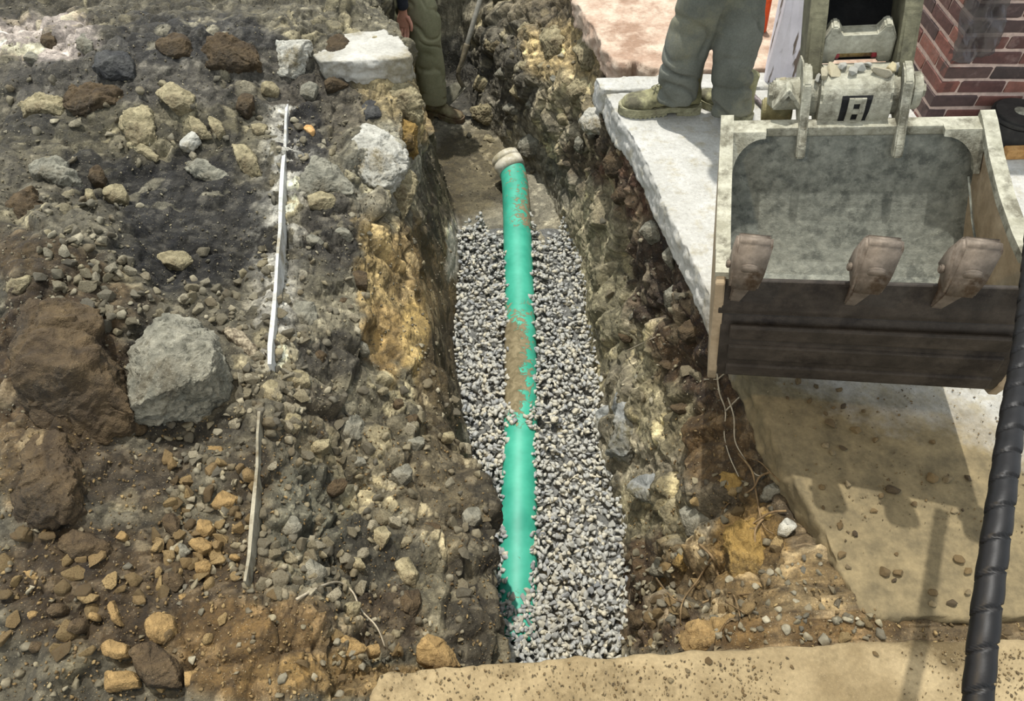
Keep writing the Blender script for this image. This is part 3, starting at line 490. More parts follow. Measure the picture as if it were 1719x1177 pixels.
# ------------------------------------------------------------------ named rocks: outline in the photo frame, set on the real ground
R_ = [
 ([(20, 158), (60, 153), (100, 151), (103, 172), (94, 184), (50, 186), (20, 187)], .03, .07, 'tan_rock', 'flat tan stone block at the left edge, upper one, with a layered front face'),
 ([(96, 142), (140, 134), (198, 142), (202, 160), (170, 166), (138, 188), (108, 182)], .03, .07, 'brown_rock', 'long dull brown slab of rock right of the flat tan block'),
 ([(200, 166), (224, 163), (250, 176), (262, 238), (248, 250), (222, 240), (198, 204)], .03, .06, 'tan_rock', 'tall flat greyish tan stone tilted towards the viewer near the top left'),
 ([(258, 152), (272, 130), (300, 136), (322, 152), (316, 172), (296, 182), (276, 172)], .035, .07, 'tan_rock', 'blocky tan stone with a shaded right side near the top of the left heap'),
 ([(315, 188), (332, 192), (352, 222), (344, 229), (324, 222), (317, 206)], .02, .05, 'tan_rock', 'ridged oval tan stone, left of a pair on the upper heap'),
 ([(345, 190), (362, 188), (378, 220), (364, 226), (352, 210)], .02, .05, 'tan_rock', 'narrow oval tan stone, right of a pair on the upper heap'),
 ([(300, 238), (322, 217), (334, 230), (318, 250), (301, 246)], .02, .04, 'pale_rock', 'small bright wedge stone below the pair of oval stones'),
 ([(205, 232), (232, 238), (275, 264), (262, 267), (235, 256), (212, 244)], .015, .03, 'tan_rock', 'long thin pale sliver of stone lying above the black asphalt soil'),
 ([(288, 252), (330, 262), (378, 290), (398, 310), (382, 319), (350, 304), (312, 280)], .02, .04, 'grey_rock', 'long flat grey flagstone sliver pointing down to the right'),
 ([(388, 240), (402, 228), (420, 232), (428, 262), (436, 286), (420, 294), (402, 276), (391, 256)], .03, .06, 'tan_rock', 'upright oblong tan stone left of the thin white strip'),
 ([(24, 266), (50, 248), (86, 252), (125, 284), (118, 300), (96, 305), (58, 290), (32, 276)], .035, .09, 'grey_rock', 'big rounded grey stone with shiny flecks at the left edge'),
 ([(150, 372), (166, 363), (187, 374), (185, 392), (166, 398), (152, 388)], .02, .045, 'tan_rock', 'round pale tan stone on the left edge of the black soil'),
 ([(106, 358), (122, 350), (133, 366), (122, 382), (108, 376)], .02, .045, 'pebble', 'round tan stone left of and above the pale round one'),
 ([(255, 421), (300, 412), (324, 430), (300, 448), (272, 442)], .02, .04, 'tan_rock', 'flat layered stone lying in the middle of the black soil'),
 ([(204, 640), (204, 592), (224, 560), (238, 522), (256, 502), (312, 514), (345, 543), (372, 586), (386, 626), (350, 640), (290, 676), (250, 680), (216, 668)], .20, .28, 'grey_rock', 'largest grey boulder, angular with a light ridge along its right edge'),
 ([(8, 476), (60, 478), (118, 492), (150, 556), (172, 612), (206, 680), (168, 706), (122, 722), (70, 716), (10, 690)], .15, .2, 'brown_rock', 'huge smooth brown boulder on the left edge overhanging a dark gap'),
 ([(6, 706), (50, 708), (90, 726), (122, 790), (124, 838), (118, 858), (60, 876), (6, 884)], .08, .2, 'brown_rock', 'brown boulder at the left edge below the huge smooth one'),
 ([(6, 305), (48, 314), (74, 330), (84, 358), (62, 378), (6, 372)], .03, .12, 'brown_rock', 'brown rock with a rounded top at the left edge under the flecked stone'),
 ([(6, 440), (34, 438), (46, 450), (46, 484), (30, 490), (6, 486)], .02, .05, 'tan_rock', 'upright rounded tan stone at the left edge above the huge brown boulder'),
 ([(514, 322), (545, 312), (564, 328), (554, 348), (520, 344)], .025, .05, 'tan_rock', 'flat-topped greenish tan stone right of the thin white strip'),
 ([(507, 209), (515, 203), (528, 214), (526, 224), (512, 217)], .015, .03, 'orange_stone', 'small orange stone right of the top of the white strip'),
 ([(464, 70), (476, 50), (518, 45), (522, 66), (512, 90), (500, 110), (468, 110)], .05, .1, 'pale_rock', 'white concrete chunk standing left of the overhanging slab'),
 ([(604, 178), (620, 156), (634, 170), (643, 192), (612, 198)], .03, .06, 'dark_rock', 'dark grey triangular stone on the trench lip below the slab'),
 ([(562, 214), (600, 199), (655, 206), (680, 232), (682, 256), (655, 290), (636, 301), (606, 282), (580, 252)], .04, .14, 'pale_rock', 'big whitish chalky boulder on the left lip of the trench'),
 ([(655, 172), (690, 190), (712, 226), (710, 250), (682, 252), (668, 224)], .05, .12, 'ochre_rock', 'yellowish rock on the lip right of the whitish boulder'),
 ([(640, 118), (668, 118), (700, 150), (712, 178), (694, 196), (660, 170), (644, 146)], .03, .12, 'tan_rock', 'pitted tan rock under the corner of the overhanging slab'),
 ([(484, 520), (494, 505), (515, 498), (530, 514), (531, 545), (502, 546), (485, 540)], .03, .06, 'grey_rock', 'squarish brownish stone just right of the lower white strip'),
 ([(514, 460), (530, 454), (547, 470), (530, 482)], .02, .035, 'ochre_rock', 'small yellowish stone right of the strip above the squarish one'),
 ([(532, 542), (572, 540), (587, 550), (576, 562), (545, 556)], .02, .045, 'tan_rock', 'long pinkish stone wedged right of the squarish one'),
 ([(464, 616), (490, 608), (518, 620), (520, 640), (502, 655), (472, 646)], .03, .06, 'tan_rock', 'big knobbly tan stone, right one of two below the strip end'),
 ([(434, 644), (450, 632), (468, 640), (470, 668), (446, 671)], .025, .055, 'tan_rock', 'knobbly tan stone, left one of two below the strip end'),
 ([(348, 838), (360, 822), (380, 820), (398, 832), (386, 850), (364, 858)], .02, .045, 'warm_rock', 'smooth five-sided tan stone left of the lower strip'),
 ([(340, 742), (370, 750), (374, 764), (350, 768)], .015, .035, 'warm_rock', 'flat tan stone above the smooth five-sided one'),
 ([(392, 680), (408, 678), (422, 692), (418, 701), (400, 696)], .015, .03, 'warm_rock', 'small oblong tan stone below the knobbly pair'),
 ([(312, 908), (330, 898), (352, 908), (352, 928), (334, 930)], .025, .05, 'warm_rock', 'rounded tan stone, upper one of the stack left of the strip foot'),
 ([(322, 940), (340, 932), (355, 948), (344, 968), (328, 960)], .025, .05, 'warm_rock', 'rounded tan stone, lower one of the stack left of the strip foot'),
 ([(286, 918), (304, 908), (318, 922), (300, 938)], .02, .045, 'grey_rock', 'flat grey stone beside the stack left of the strip foot'),
 ([(268, 866), (282, 856), (298, 868), (294, 906), (278, 892)], .02, .05, 'brown_rock', 'tall brown stone leaning above the grey flat one'),
 ([(330, 868), (350, 872), (358, 890), (340, 900), (326, 892)], .02, .05, 'warm_rock', 'brownish stone at the very top of the stack left of the strip foot'),
 ([(229, 1036), (252, 1027), (284, 1030), (292, 1054), (272, 1075), (250, 1078), (242, 1056)], .03, .06, 'warm_rock', 'big irregular tan stone lying in brown soil near the lower left'),
 ([(160, 1084), (178, 1072), (207, 1078), (209, 1100), (190, 1106), (168, 1098)], .03, .055, 'warm_rock', 'rounded tan stone left of and below the irregular one'),
 ([(171, 1012), (185, 1004), (196, 1030), (201, 1050), (190, 1046)], .02, .04, 'warm_rock', 'narrow pointed tan stone standing above the rounded one'),
 ([(168, 1128), (214, 1125), (232, 1150), (174, 1162)], .03, .05, 'warm_rock', 'flat orange-tan stone at the bottom edge'),
 ([(213, 1092), (246, 1074), (288, 1108), (292, 1150), (226, 1148)], .04, .1, 'brown_rock', 'rough brown rock at the bottom between tan stones'),
 ([(306, 1128), (338, 1124), (340, 1150), (308, 1152)], .02, .05, 'warm_rock', 'squarish ochre stone at the bottom edge right of the rough brown rock'),
 ([(30, 952), (54, 948), (80, 968), (66, 980), (44, 966)], .02, .04, 'warm_rock', 'oblong tan stone near the lower left corner'),
 ([(74, 910), (120, 886), (172, 906), (176, 926), (130, 936), (94, 926)], .04, .09, 'brown_rock', 'wide low brown rock under the second boulder at the left'),
 ([(140, 884), (158, 878), (168, 886), (160, 894), (144, 894)], .015, .03, 'warm_rock', 'small bright tan stone above the wide low brown rock'),
 ([(628, 882), (648, 877), (656, 894), (642, 916), (628, 904)], .025, .05, 'tan_rock', 'round tan stone stuck in the left trench slope'),
 ([(664, 940), (686, 930), (704, 960), (706, 982), (676, 976)], .03, .07, 'tan_rock', 'angular tan rock sticking out of the left slope, upper of two'),
 ([(674, 990), (706, 985), (712, 1012), (694, 1031), (676, 1022)], .035, .07, 'brown_rock', 'angular pinkish brown rock sticking out of the left slope, lower of two'),
 ([(562, 1068), (598, 1061), (616, 1086), (602, 1104), (576, 1096)], .03, .06, 'warm_rock', 'pale purple-grey stone at the foot of the left slope by the kerb'),
 ([(616, 1082), (636, 1078), (640, 1096), (622, 1100)], .02, .045, 'warm_rock', 'small rounded tan stone right of the purple-grey one'),
 ([(700, 1082), (722, 1060), (742, 1064), (766, 1094), (776, 1112), (742, 1121), (706, 1104)], .04, .08, 'warm_rock', 'striped angular rock at the trench corner on the near kerb'),
 ([(1036, 640), (1058, 630), (1086, 658), (1098, 704), (1062, 752), (1022, 786), (1008, 756), (1028, 716), (1024, 672)], .05, .16, 'slate_rock', 'large smooth blue-grey rock face beside the gravel on the right wall'),
 ([(1000, 682), (1022, 666), (1032, 690), (1024, 730), (1004, 742), (996, 706)], .03, .1, 'slate_rock', 'narrow grey rock split off left of the large blue-grey face'),
 ([(1044, 802), (1078, 794), (1112, 796), (1126, 838), (1108, 845), (1064, 830), (1046, 818)], .05, .09, 'slate_rock', 'grey flat-topped block jutting from the right wall below the large face'),
 ([(1140, 1062), (1160, 1041), (1220, 1036), (1290, 1032), (1276, 1082), (1160, 1090), (1144, 1080)], .03, .08, 'warm_rock', 'long tan rock on the near right corner of the trench'),
 ([(1309, 878), (1320, 868), (1337, 870), (1338, 882), (1324, 896), (1308, 892)], .03, .03, 'pale_rock', 'pale pointed chip of concrete below the slab corner'),
 ([(1200, 792), (1240, 786), (1264, 806), (1262, 836), (1224, 846), (1204, 822)], .03, .1, 'ochre_rock', 'yellow-brown stone under the roots in the right wall, upper one'),
 ([(1218, 884), (1262, 862), (1302, 888), (1310, 940), (1290, 990), (1232, 1000), (1212, 950)], .03, .12, 'ochre_rock', 'big flat yellow-brown rock face under the roots near the kerb'),
 ([(1136, 854), (1162, 838), (1198, 846), (1204, 876), (1178, 900), (1142, 890)], .04, .1, 'grey_rock', 'rounded grey rock right of the jutting block in the right wall'),
 ([(1048, 1030), (1072, 1022), (1088, 1038), (1078, 1054), (1054, 1052)], .03, .05, 'brown_rock', 'dark tan cobble beside the near end of the gravel, upper one'),
 ([(1036, 1058), (1056, 1052), (1064, 1070), (1048, 1080), (1036, 1074)], .03, .05, 'brown_rock', 'dark round cobble beside the near end of the gravel, lower one'),
 ([(944, 138), (968, 124), (994, 130), (1000, 150), (984, 172), (954, 162)], .04, .1, 'tan_rock', 'big rounded tan rock in the right wall under the slab corner'),
 ([(902, 50), (930, 36), (948, 60), (934, 92), (910, 84)], .03, .1, 'tan_rock', 'tan rock in the upper right wall, left of the jointed stones'),
 ([(958, 74), (984, 54), (1010, 70), (1004, 106), (972, 100)], .03, .1, 'tan_rock', 'jointed tan rock beside the far broken slab edge'),
 ([(866, 32), (890, 24), (900, 48), (886, 70), (868, 58)], .03, .1, 'tan_rock', 'small tan rock high in the far right wall'),
 ([(966, 196), (990, 168), (1006, 178), (1016, 204), (1010, 216), (978, 214)], .04, .06, 'pale_rock', 'pale grey chunk hanging under the near slab corner'),
 ([(1000, 250), (1030, 242), (1058, 262), (1052, 290), (1016, 286)], .03, .08, 'brown_rock', 'reddish brown rock beneath the slab edge, upper one'),
 ([(1018, 320), (1040, 306), (1064, 318), (1060, 334), (1026, 334)], .03, .07, 'brown_rock', 'layered reddish brown rock beneath the slab edge, lower one'),
 ([(864, 232), (888, 218), (904, 232), (900, 256), (872, 264)], .03, .07, 'grey_rock', 'grey rock in the right wall behind the pipe end'),
 ([(254, 62), (284, 48), (312, 56), (318, 78), (270, 84)], .04, .09, 'brown_rock', 'dusty tan lump of rock near the top left corner'),
 ([(334, 66), (368, 52), (420, 60), (434, 88), (396, 104), (340, 96)], .05, .12, 'brown_rock', 'wide flat dark lump of asphalt left of the white chunk'),
 ([(160, 76), (196, 68), (214, 88), (214, 112), (172, 116), (150, 104)], .05, .12, 'dark_rock', 'black lump of asphalt near the top left corner'),
 ([(480, 318), (520, 258), (548, 262), (588, 296), (586, 316), (556, 312), (514, 320)], .02, .09, 'grey_rock', 'broad low grey rock half buried right of the strip'),
 ([(640, 302), (668, 264), (694, 272), (700, 312), (686, 360), (660, 350)], .02, .08, 'tan_rock', 'tan rock hanging on the lip below the whitish boulder'),
]
for i, (poly, rise, th, mt, lb) in enumerate(R_):
    outline_rock('rock', poly, rise * .8, th, M[mt], lb, 'rock', seed=i)
ar = random.Random(77); GEND = P(860, 368, -1.1)[1]
AUTO = [(22, (30, 60, 640, 330), (14, 34), ['grey_rock', 'tan_rock', 'brown_rock', 'brown_rock', 'tan_rock'], 'half-buried rock poking out of the dark soil of the upper left heap', 'half-buried rocks of the upper left heap'),
 (8, (490, 380, 620, 620), (12, 26), ['grey_rock', 'brown_rock'], 'half-buried rock right of the white strip, left of the yellow clay', 'half-buried rocks by the yellow clay'),
 (20, (450, 650, 800, 1040), (12, 32), ['grey_rock', 'brown_rock', 'grey_rock', 'tan_rock'], 'rock bedded in the sloping left side of the trench', 'rocks bedded in the left slope'),
 (10, (20, 880, 400, 1120), (10, 24), ['brown_rock', 'warm_rock'], 'dusty rock bedded in the brown soil at the lower left', 'rocks bedded in the lower left soil'),
 (16, (1000, 250, 1220, 760), (12, 30), ['grey_rock', 'brown_rock', 'brown_rock', 'grey_rock'], 'rock bedded in the right trench wall below the slab', 'rocks bedded in the right wall'),
 (14, (800, 40, 990, 240), (12, 30), ['tan_rock', 'grey_rock', 'tan_rock'], 'rock bedded in the far right trench wall beyond the pipe end', 'rocks bedded in the far right wall'),
 (10, (1050, 780, 1300, 1030), (12, 28), ['brown_rock', 'grey_rock', 'ochre_rock'], 'rock bedded in the near right wall around the roots', 'rocks bedded in the near right wall')]
taken = [(sum(p[0] for p in q[0]) / len(q[0]), sum(p[1] for p in q[0]) / len(q[0]), max(abs(p[0] - q[0][0][0]) for p in q[0]) * .6) for q in R_]
AR = []
for cnt, bx, rr_, ms, lb, gr in AUTO:
    k = 0; tries = 0
    while k < cnt and tries < 400:
        tries += 1; qx = ar.uniform(bx[0], bx[2]); qy = ar.uniform(bx[1], bx[3]); r0 = ar.uniform(*rr_)
        if any(math.hypot(qx - t[0], qy - t[1]) < t[2] + r0 for t in taken): continue
        if ((qx - 330) / 120) ** 2 + ((qy - 370) / 95) ** 2 < 1 or (abs(qx - np.interp(qy, [175, 620, 985], [484, 455, 418])) < r0 + 10): continue
        h, n = hit(qx, qy)
        if h is None or (h.z < -.95 and h.y < GEND): continue
        taken.append((qx, qy, r0)); m_ = ar.randint(5, 8); a0 = ar.uniform(0, 6.28); st = ar.uniform(.5, .95); ro = ar.uniform(0, 3.14); poly = []
        for j in range(m_):
            a = a0 + 6.28 * (j + ar.uniform(-.3, .3)) / m_; u, v = r0 * math.cos(a) * ar.uniform(.85, 1.1), r0 * st * math.sin(a) * ar.uniform(.85, 1.1)
            poly.append((qx + u * math.cos(ro) - v * math.sin(ro), qy + (u * math.sin(ro) + v * math.cos(ro)) * .85))
        sz = r0 / 400; o = outline_rock('rock', poly, sz * .5, sz * 1.5, M[ms[k % len(ms)]], None, seed=300 + k + cnt * 3); tag(o, lb, 'rock', gr); AR.append((qx, qy, 'half-buried rock', o)); k += 1
for k, l in lm_labels(AR).items(): AR[k][3]['label'] = l
# splintered wood
o = outline_rock('wood_chunk', [(364, 544), (380, 539), (410, 560), (441, 592), (424, 597), (392, 576)], .03, .03, surf('weathered_wood', (70, 58, 42), (170, 158, 132), 60, .8, fine=120, bd=.006), 'splintered weathered wood chunk lying right of the largest boulder', 'wood', seed=91)
print('rocks')
# ------------------------------------------------------------------ white edging strip
def strip_mb(pts, h0, h1, t):
    bm = bmesh.new(); Q = []
    for i, (p, q) in enumerate(pts):
        c = Vector(P(p, q, 0)); Q.append(c)
    for i, c in enumerate(Q):
        w = Vector((t * (.5 + .12 * math.sin(i * 5)), 0, 0)); dz = .006 * math.sin(i * 2.3)
        Q[i] = [bm.verts.new(c + v) for v in (-w + Vector((0, 0, h0)), w + Vector((0, 0, h0)), w + Vector((0, 0, h1 + dz)), -w + Vector((0, 0, h1 + dz)))]
    for i in range(len(Q) - 1):
        for k in range(4): bm.faces.new((Q[i][k], Q[i][(k + 1) % 4], Q[i + 1][(k + 1) % 4], Q[i + 1][k]))
    bm.faces.new(Q[0]); bm.faces.new(Q[-1][::-1]); return bm
M['strip'] = surf('strip', (172, 172, 166), (206, 206, 200), 14, .8, (150, 142, 122), fine=80, bd=.002)
M['strip_dirty'] = surf('strip_dirty', (118, 112, 94), (156, 150, 130), 14, .85, (98, 86, 62), fine=80, bd=.002)
tag(bm_obj('edging_strip', strip_mb([(484, 178), (482, 210), (480, 250), (477, 290), (474, 340), (472, 390), (469, 440), (465, 490), (461, 540), (457, 590), (455, 618)], -.06, .026, .013), M['strip']), 'long thin white edging strip standing upright in the rubble, upper and longer of two', 'edging strip')
tag(bm_obj('edging_strip', strip_mb([(439, 700), (437, 740), (435, 790), (432, 840), (427, 890), (422, 940), (417, 985)], -.06, .03, .009), M['strip_dirty']), 'short thin dirty edging strip below the long white one, ending in brown soil', 'edging strip')
# ------------------------------------------------------------------ sewer pipe
def pipe_mat():
    m, nt, b = new_mat('green_plastic'); n = tex(nt, 22, 5, .65); n2 = tex(nt, 8, 3, .6); n.inputs['Distortion'].default_value = 1.2
    at = nd(nt, 'ShaderNodeAttribute', attribute_name='Mud')
    a = nd(nt, 'ShaderNodeMath', operation='ADD'); nt.links.new(n.outputs[0], a.inputs[0]); nt.links.new(at.outputs['Fac'], a.inputs[1])
    f = ramp(nt, a.outputs[0], [(.66, 0.), (.72, 1.)]).outputs[0]
    g = ramp(nt, n2.outputs[0], [(.3, lin((38, 140, 114))), (.7, lin((66, 168, 140)))]).outputs[0]
    md = ramp(nt, n.outputs[0], [(.4, lin((98, 88, 62))), (.7, lin((140, 128, 98)))]).outputs[0]
    c = mix(nt, f, g, md); nt.links.new(c, b.inputs['Base Color']); nt.links.new(mix(nt, f, (.55, .55, .55), (.9, .9, .9)), b.inputs['Roughness'])
    bump(nt, b, [(f, .5, .004)]); return m
M['pipe'] = pipe_mat(); M['white_plastic'] = surf('white_plastic', (198, 190, 168), (222, 216, 198), 12, .45, (170, 160, 130), fine=40, bs=.15, bd=.001)
PR = .083
pipe_axis = [P(858, 283, -1.0), P(865, 315, -1.025), P(870, 440, -1.04), P(874, 620, -1.06), P(871, 820, -1.08), P(867, 1080, -1.125)]
PA = np.array(spline(pipe_axis, 16))
bmp = bmesh.new(); add_tube(bmp, PA, PR, 48)
pipe = empty('sewer_pipe', tuple(PA[0])); tag(pipe, 'green plastic sewer pipe lying half buried in grey gravel along the trench', 'pipe')
po = bm_obj('pipe_body', bmp, M['pipe'], pipe, True)
V, _ = mesh_np(po.data); Vw = V; ppx, ppy, _ = proj(Vw)
mud = np.interp(ppy, [270, 300, 320, 350, 380, 400, 470, 500, 530, 560, 640, 680, 700, 715, 740, 800, 900, 1000], [.1, .1, .12, .16, .12, -.12, -.06, .06,   .16, .33, .32, .28, .16, .1, -.2, -.2, -.03, .02])
side = (ppx - np.interp(ppy, PA_y := np.sort(proj(PA)[1]), proj(PA)[0][np.argsort(proj(PA)[1])]))
mud += np.where((ppy > 540) & (ppy < 690), -.010 * side, 0) + np.where((ppy > 290) & (ppy < 390), .005 * side, 0)
at = po.data.attributes.new('Mud', 'FLOAT', 'POINT'); at.data.foreach_set('value', mud)
d0 = Vector(PA[0] - PA[4]).normalized(); d0 = (d0 + Vector((-.25, 0, .2))).normalized(); e0 = Vector(PA[0]) - d0 * .02
bmc = bmesh.new(); add_cyl(bmc, e0, e0 + d0 * .075, PR + .008, PR + .012, 48, .004)
cp = bm_obj('end_fitting', bmc, M['white_plastic'], pipe, True); tag(cp, 'white plastic end fitting')
bmc = bmesh.new(); add_cyl(bmc, e0 + d0 * .06, e0 + d0 * .12, PR + .012, PR + .006, 48, .006); bm_obj('end_cap', bmc, M['white_plastic'], pipe, True)['label'] = 'white end cap'
# ------------------------------------------------------------------ gravel bed
def floor_x(Y):
    a = LN[5]; b = LN[6]; e = LN[4]
    return np.interp(Y, a[:, 1], a[:, 0]), np.interp(Y, b[:, 1], b[:, 0])
GRAVEL_END = P(860, 368, -1.1)[1]
def pipe_at(Y): return np.interp(Y, PA[::-1, 1], PA[::-1, 0]), np.interp(Y, PA[::-1, 1], PA[::-1, 2])
rs = np.random.RandomState(11); items = []
# how far the gravel laps up the pipe: visible half width as a share of the radius, along the photo rows
lap_y = [360, 420, 480, 520, 560, 640, 680, 700, 716, 735, 800, 860, 900, 930, 960, 1000, 1030, 1050]
lap_v = [1., .98, .86, .74, .9, .86, .85, .55, .18, .66, .84, .82, .7, .66, .62, .48, .16, -.2]
bedV = []
for k in range(7600):
    Y = .5 + (GRAVEL_END + .02 - .5) * rs.rand() ** 1.0; x0, x1 = floor_x(Y); X = x0 - .03 + (x1 - x0 + .07) * rs.rand()
    if Y > GRAVEL_END - .12 + .1 * math.sin(X * 23) + .04 * math.sin(X * 61): continue
    s = .5 * (.034 + .022 * rs.rand()); cxp, czp = pipe_at(Y); z = -1.09 + .022 * rs.rand() + .012 * math.sin(X * 9 + Y * 5) + (.02 if k % 3 == 0 else 0)
    X_ = X - cxp; yy = proj(np.array([cxp, Y, czp]))[1]; vis = np.interp(yy, lap_y, lap_v) * PR + .006 * math.sin(Y * 70) + .004 * math.sin(Y * 143)
    top = czp + math.sqrt(max(PR * PR - X_ * X_, 0)) if abs(X_) < PR else -9
    if abs(X_) < PR:
        if abs(X_) < vis: continue
        z = max(z, top + .004)
    elif abs(X_) < PR + .09:
        z = max(z, czp + math.sqrt(max(PR * PR - min(vis, PR) ** 2, 0)) - .014 - .45 * (abs(X_) - PR) + .012 * rs.rand())
    edge = max(0, .05 - (x1 - X)) + max(0, .03 - (X - x0)); z += edge * .5
    items.append((k % len(CHIPS), (X, Y, z), rand_rot(rng, .45), s * 1.75))
dist = sorted(range(len(items)), key=lambda i: -items[i][3] / np.linalg.norm(np.array(items[i][1]) - CAMP) * (1 if proj(np.array(items[i][1]))[1] < 1085 and items[i][1][0] > -.06 else .01) * (1 if items[i][1][2] > -1.085 else .5))
near = set(dist[:300])
for n_, i in enumerate(dist[:300]):
    k, loc, Rm, s = items[i]
    if n_ < len(CHIPS): o = bpy.data.objects.new('gravel_stone', CHIPS[n_]); CHIPS[n_].materials.clear(); CHIPS[n_].materials.append(M['gravel'])
    else: o = protos[k].copy()
    if n_ == 0: protos = []
    if n_ < len(CHIPS): protos.append(o)
    COL.objects.link(o); o.matrix_world = Matrix.Translation(loc) @ Rm.to_4x4() @ Matrix.Scale(s, 4)
    tag(o, 'broken grey gravel stone in the nearest part of the gravel bed at the trench bottom', 'gravel stone', 'large gravel stones at the near end of the bed')
bed = merged('gravel', CH1, [((k * 7 + j) % 24, l, R, s) for j, (k, l, R, s) in enumerate(items) if j not in near], M['gravel']); tag(bed, 'bed of crushed grey gravel around the green pipe', 'gravel', kind='stuff')
# packed stones below, so no soil shows between
bm = bmesh.new(); ys = np.linspace(.45, GRAVEL_END - .1, 60); rows = []
for Y in ys:
    x0, x1 = floor_x(Y); rows.append([bm.verts.new((x0 - .06 + (x1 - x0 + .12) * t, Y, -1.092 + .006 * math.sin(t * 31 + Y * 17))) for t in np.linspace(0, 1, 20)])
for i in range(len(rows) - 1):
    for k in range(19): bm.faces.new((rows[i][k], rows[i][k + 1], rows[i + 1][k + 1], rows[i + 1][k]))
for v in bm.verts[:]: pass
ext = bmesh.ops.extrude_face_region(bm, geom=bm.faces[:]); bmesh.ops.translate(bm, vec=(0, 0, -.05), verts=[g for g in ext['geom'] if isinstance(g, bmesh.types.BMVert)])
tag(bm_obj('gravel_base', bm, surf('gravel_fines', (128, 129, 126), (168, 167, 158), 70, .9, fine=140, bd=.01), None, True), 'packed fine grey gravel under the loose stones', 'gravel', kind='stuff')
# ------------------------------------------------------------------ loose rubble
zones = [ # weight, polygon box (px0, py0, px1, py1), size range m, warm?
 (10, (6, 130, 470, 330), (.02, .06), 0), (22, (60, 440, 330, 560), (.022, .06), 0), (18, (60, 330, 240, 470), (.02, .05), 0), (16, (330, 400, 470, 560), (.02, .055), 0), (26, (390, 560, 520, 720), (.02, .06), 0),
 (12, (210, 690, 440, 800), (.015, .045), 0), (30, (280, 760, 425, 990), (.02, .055), 1), (22, (6, 880, 330, 1170), (.015, .055), 1), (10, (330, 980, 640, 1170), (.012, .04), 1), (20, (440, 190, 620, 620), (.018, .05), 0),
 (40, (430, 640, 830, 1000), (.02, .06), 0), (12, (440, 880, 560, 1010), (.02, .05), 0), (10, (690, 380, 770, 640), (.01, .03), 0), (10, (560, 1040, 790, 1125), (.015, .04), 1), (14, (1000, 240, 1240, 700), (.02, .06), 0),
 (22, (1040, 900, 1140, 1090), (.02, .045), 1), (14, (1140, 780, 1320, 1030), (.02, .05), 1), (14, (1160, 1030, 1480, 1078), (.012, .035), 1), (10, (1300, 930, 1440, 1050), (.012, .03), 1), (14, (780, 40, 1000, 300), (.02, .06), 0), (6, (720, 150, 830, 330), (.01, .03), 0)]
tot = sum(z[0] for z in zones); RS = []
r_ = random.Random(21)
for w, bx, sr, warm in zones:
    for _ in range(int(w * 4.4)):
        qx = r_.uniform(bx[0], bx[2]); qy = r_.uniform(bx[1], bx[3]); h, n = hit(qx, qy)
        if h is None or n.z < .12: continue
        if h.z < -1.03 and h.y < GRAVEL_END: continue
        if ((qx - 330) / 130) ** 2 + ((qy - 365) / 105) ** 2 < 1 and r_.random() < .85: continue
        if 1 < h.z - (-.13) < 1: continue
        s = sr[0] + (sr[1] - sr[0]) * r_.random() ** 1.8; RS.append((h + n * s * .16, rand_rot(r_, .6), s * 1.25, warm, (qx, qy), s / (h - Vector(CAMP)).length))
RS.sort(key=lambda q: -q[5])
STc = {}
def stone_copy(q, k):
    key = (k % 16, q[3])
    if key not in STc:
        mm = STONES[key[0]].copy(); mm.materials.clear(); mm.materials.append(M['pebble_warm'] if q[3] else M['pebble']); STc[key] = bpy.data.objects.new('stone', mm); o = STc[key]
    else: o = STc[key].copy()
    COL.objects.link(o); o.matrix_world = Matrix.Translation(q[0]) @ q[1].to_4x4() @ Matrix.Scale(q[2], 4); return o
SL = lm_labels([(q[4][0], q[4][1], ('fist-sized' if q[2] > .062 else 'egg-sized' if q[2] > .045 else 'walnut-sized') + ' stone') for q in RS[:300]])
for k, q in enumerate(RS[:300]): tag(stone_copy(q, k), SL[k], 'stone', 'loose stones over the rubble and trench sides')
rest = [(k % 12, q[0], q[1], q[2]) for k, q in enumerate(RS[300:])]
g_ = random.Random(5)
grit = []
for _ in range(15000):
    qx = g_.uniform(0, 1719); qy = g_.uniform(0, 1177)
    h, n = hit(qx, qy)
    if h is None or (h.z < -1.02 and h.y < GRAVEL_END) or n.z < .0: continue
    if qx > 1000 and h.z > -.2 and h.x > .55 + .0 * h.y and h.y > .8: continue
    s = .005 + .014 * g_.random() ** 2.2; grit.append((h + n * s * .2, rand_rot(g_, .8), s, qy))
m_rest = merged('rubble', ST2, rest, M['pebble']); tag(m_rest, 'smaller loose stones strewn over the broken ground', 'rubble', kind='stuff')
tag(merged('grit', CH1, [(k % 12, l, R, s) for k, (l, R, s, qy) in enumerate(grit) if qy < 700], M['pebble']), 'fine grey-tan stone grit over the far soil', 'grit', kind='stuff')
tag(merged('grit', CH1, [(k % 12, l, R, s) for k, (l, R, s, qy) in enumerate(grit) if qy >= 700], M['pebble_warm']), 'fine warm tan stone grit over the near soil', 'grit', kind='stuff')
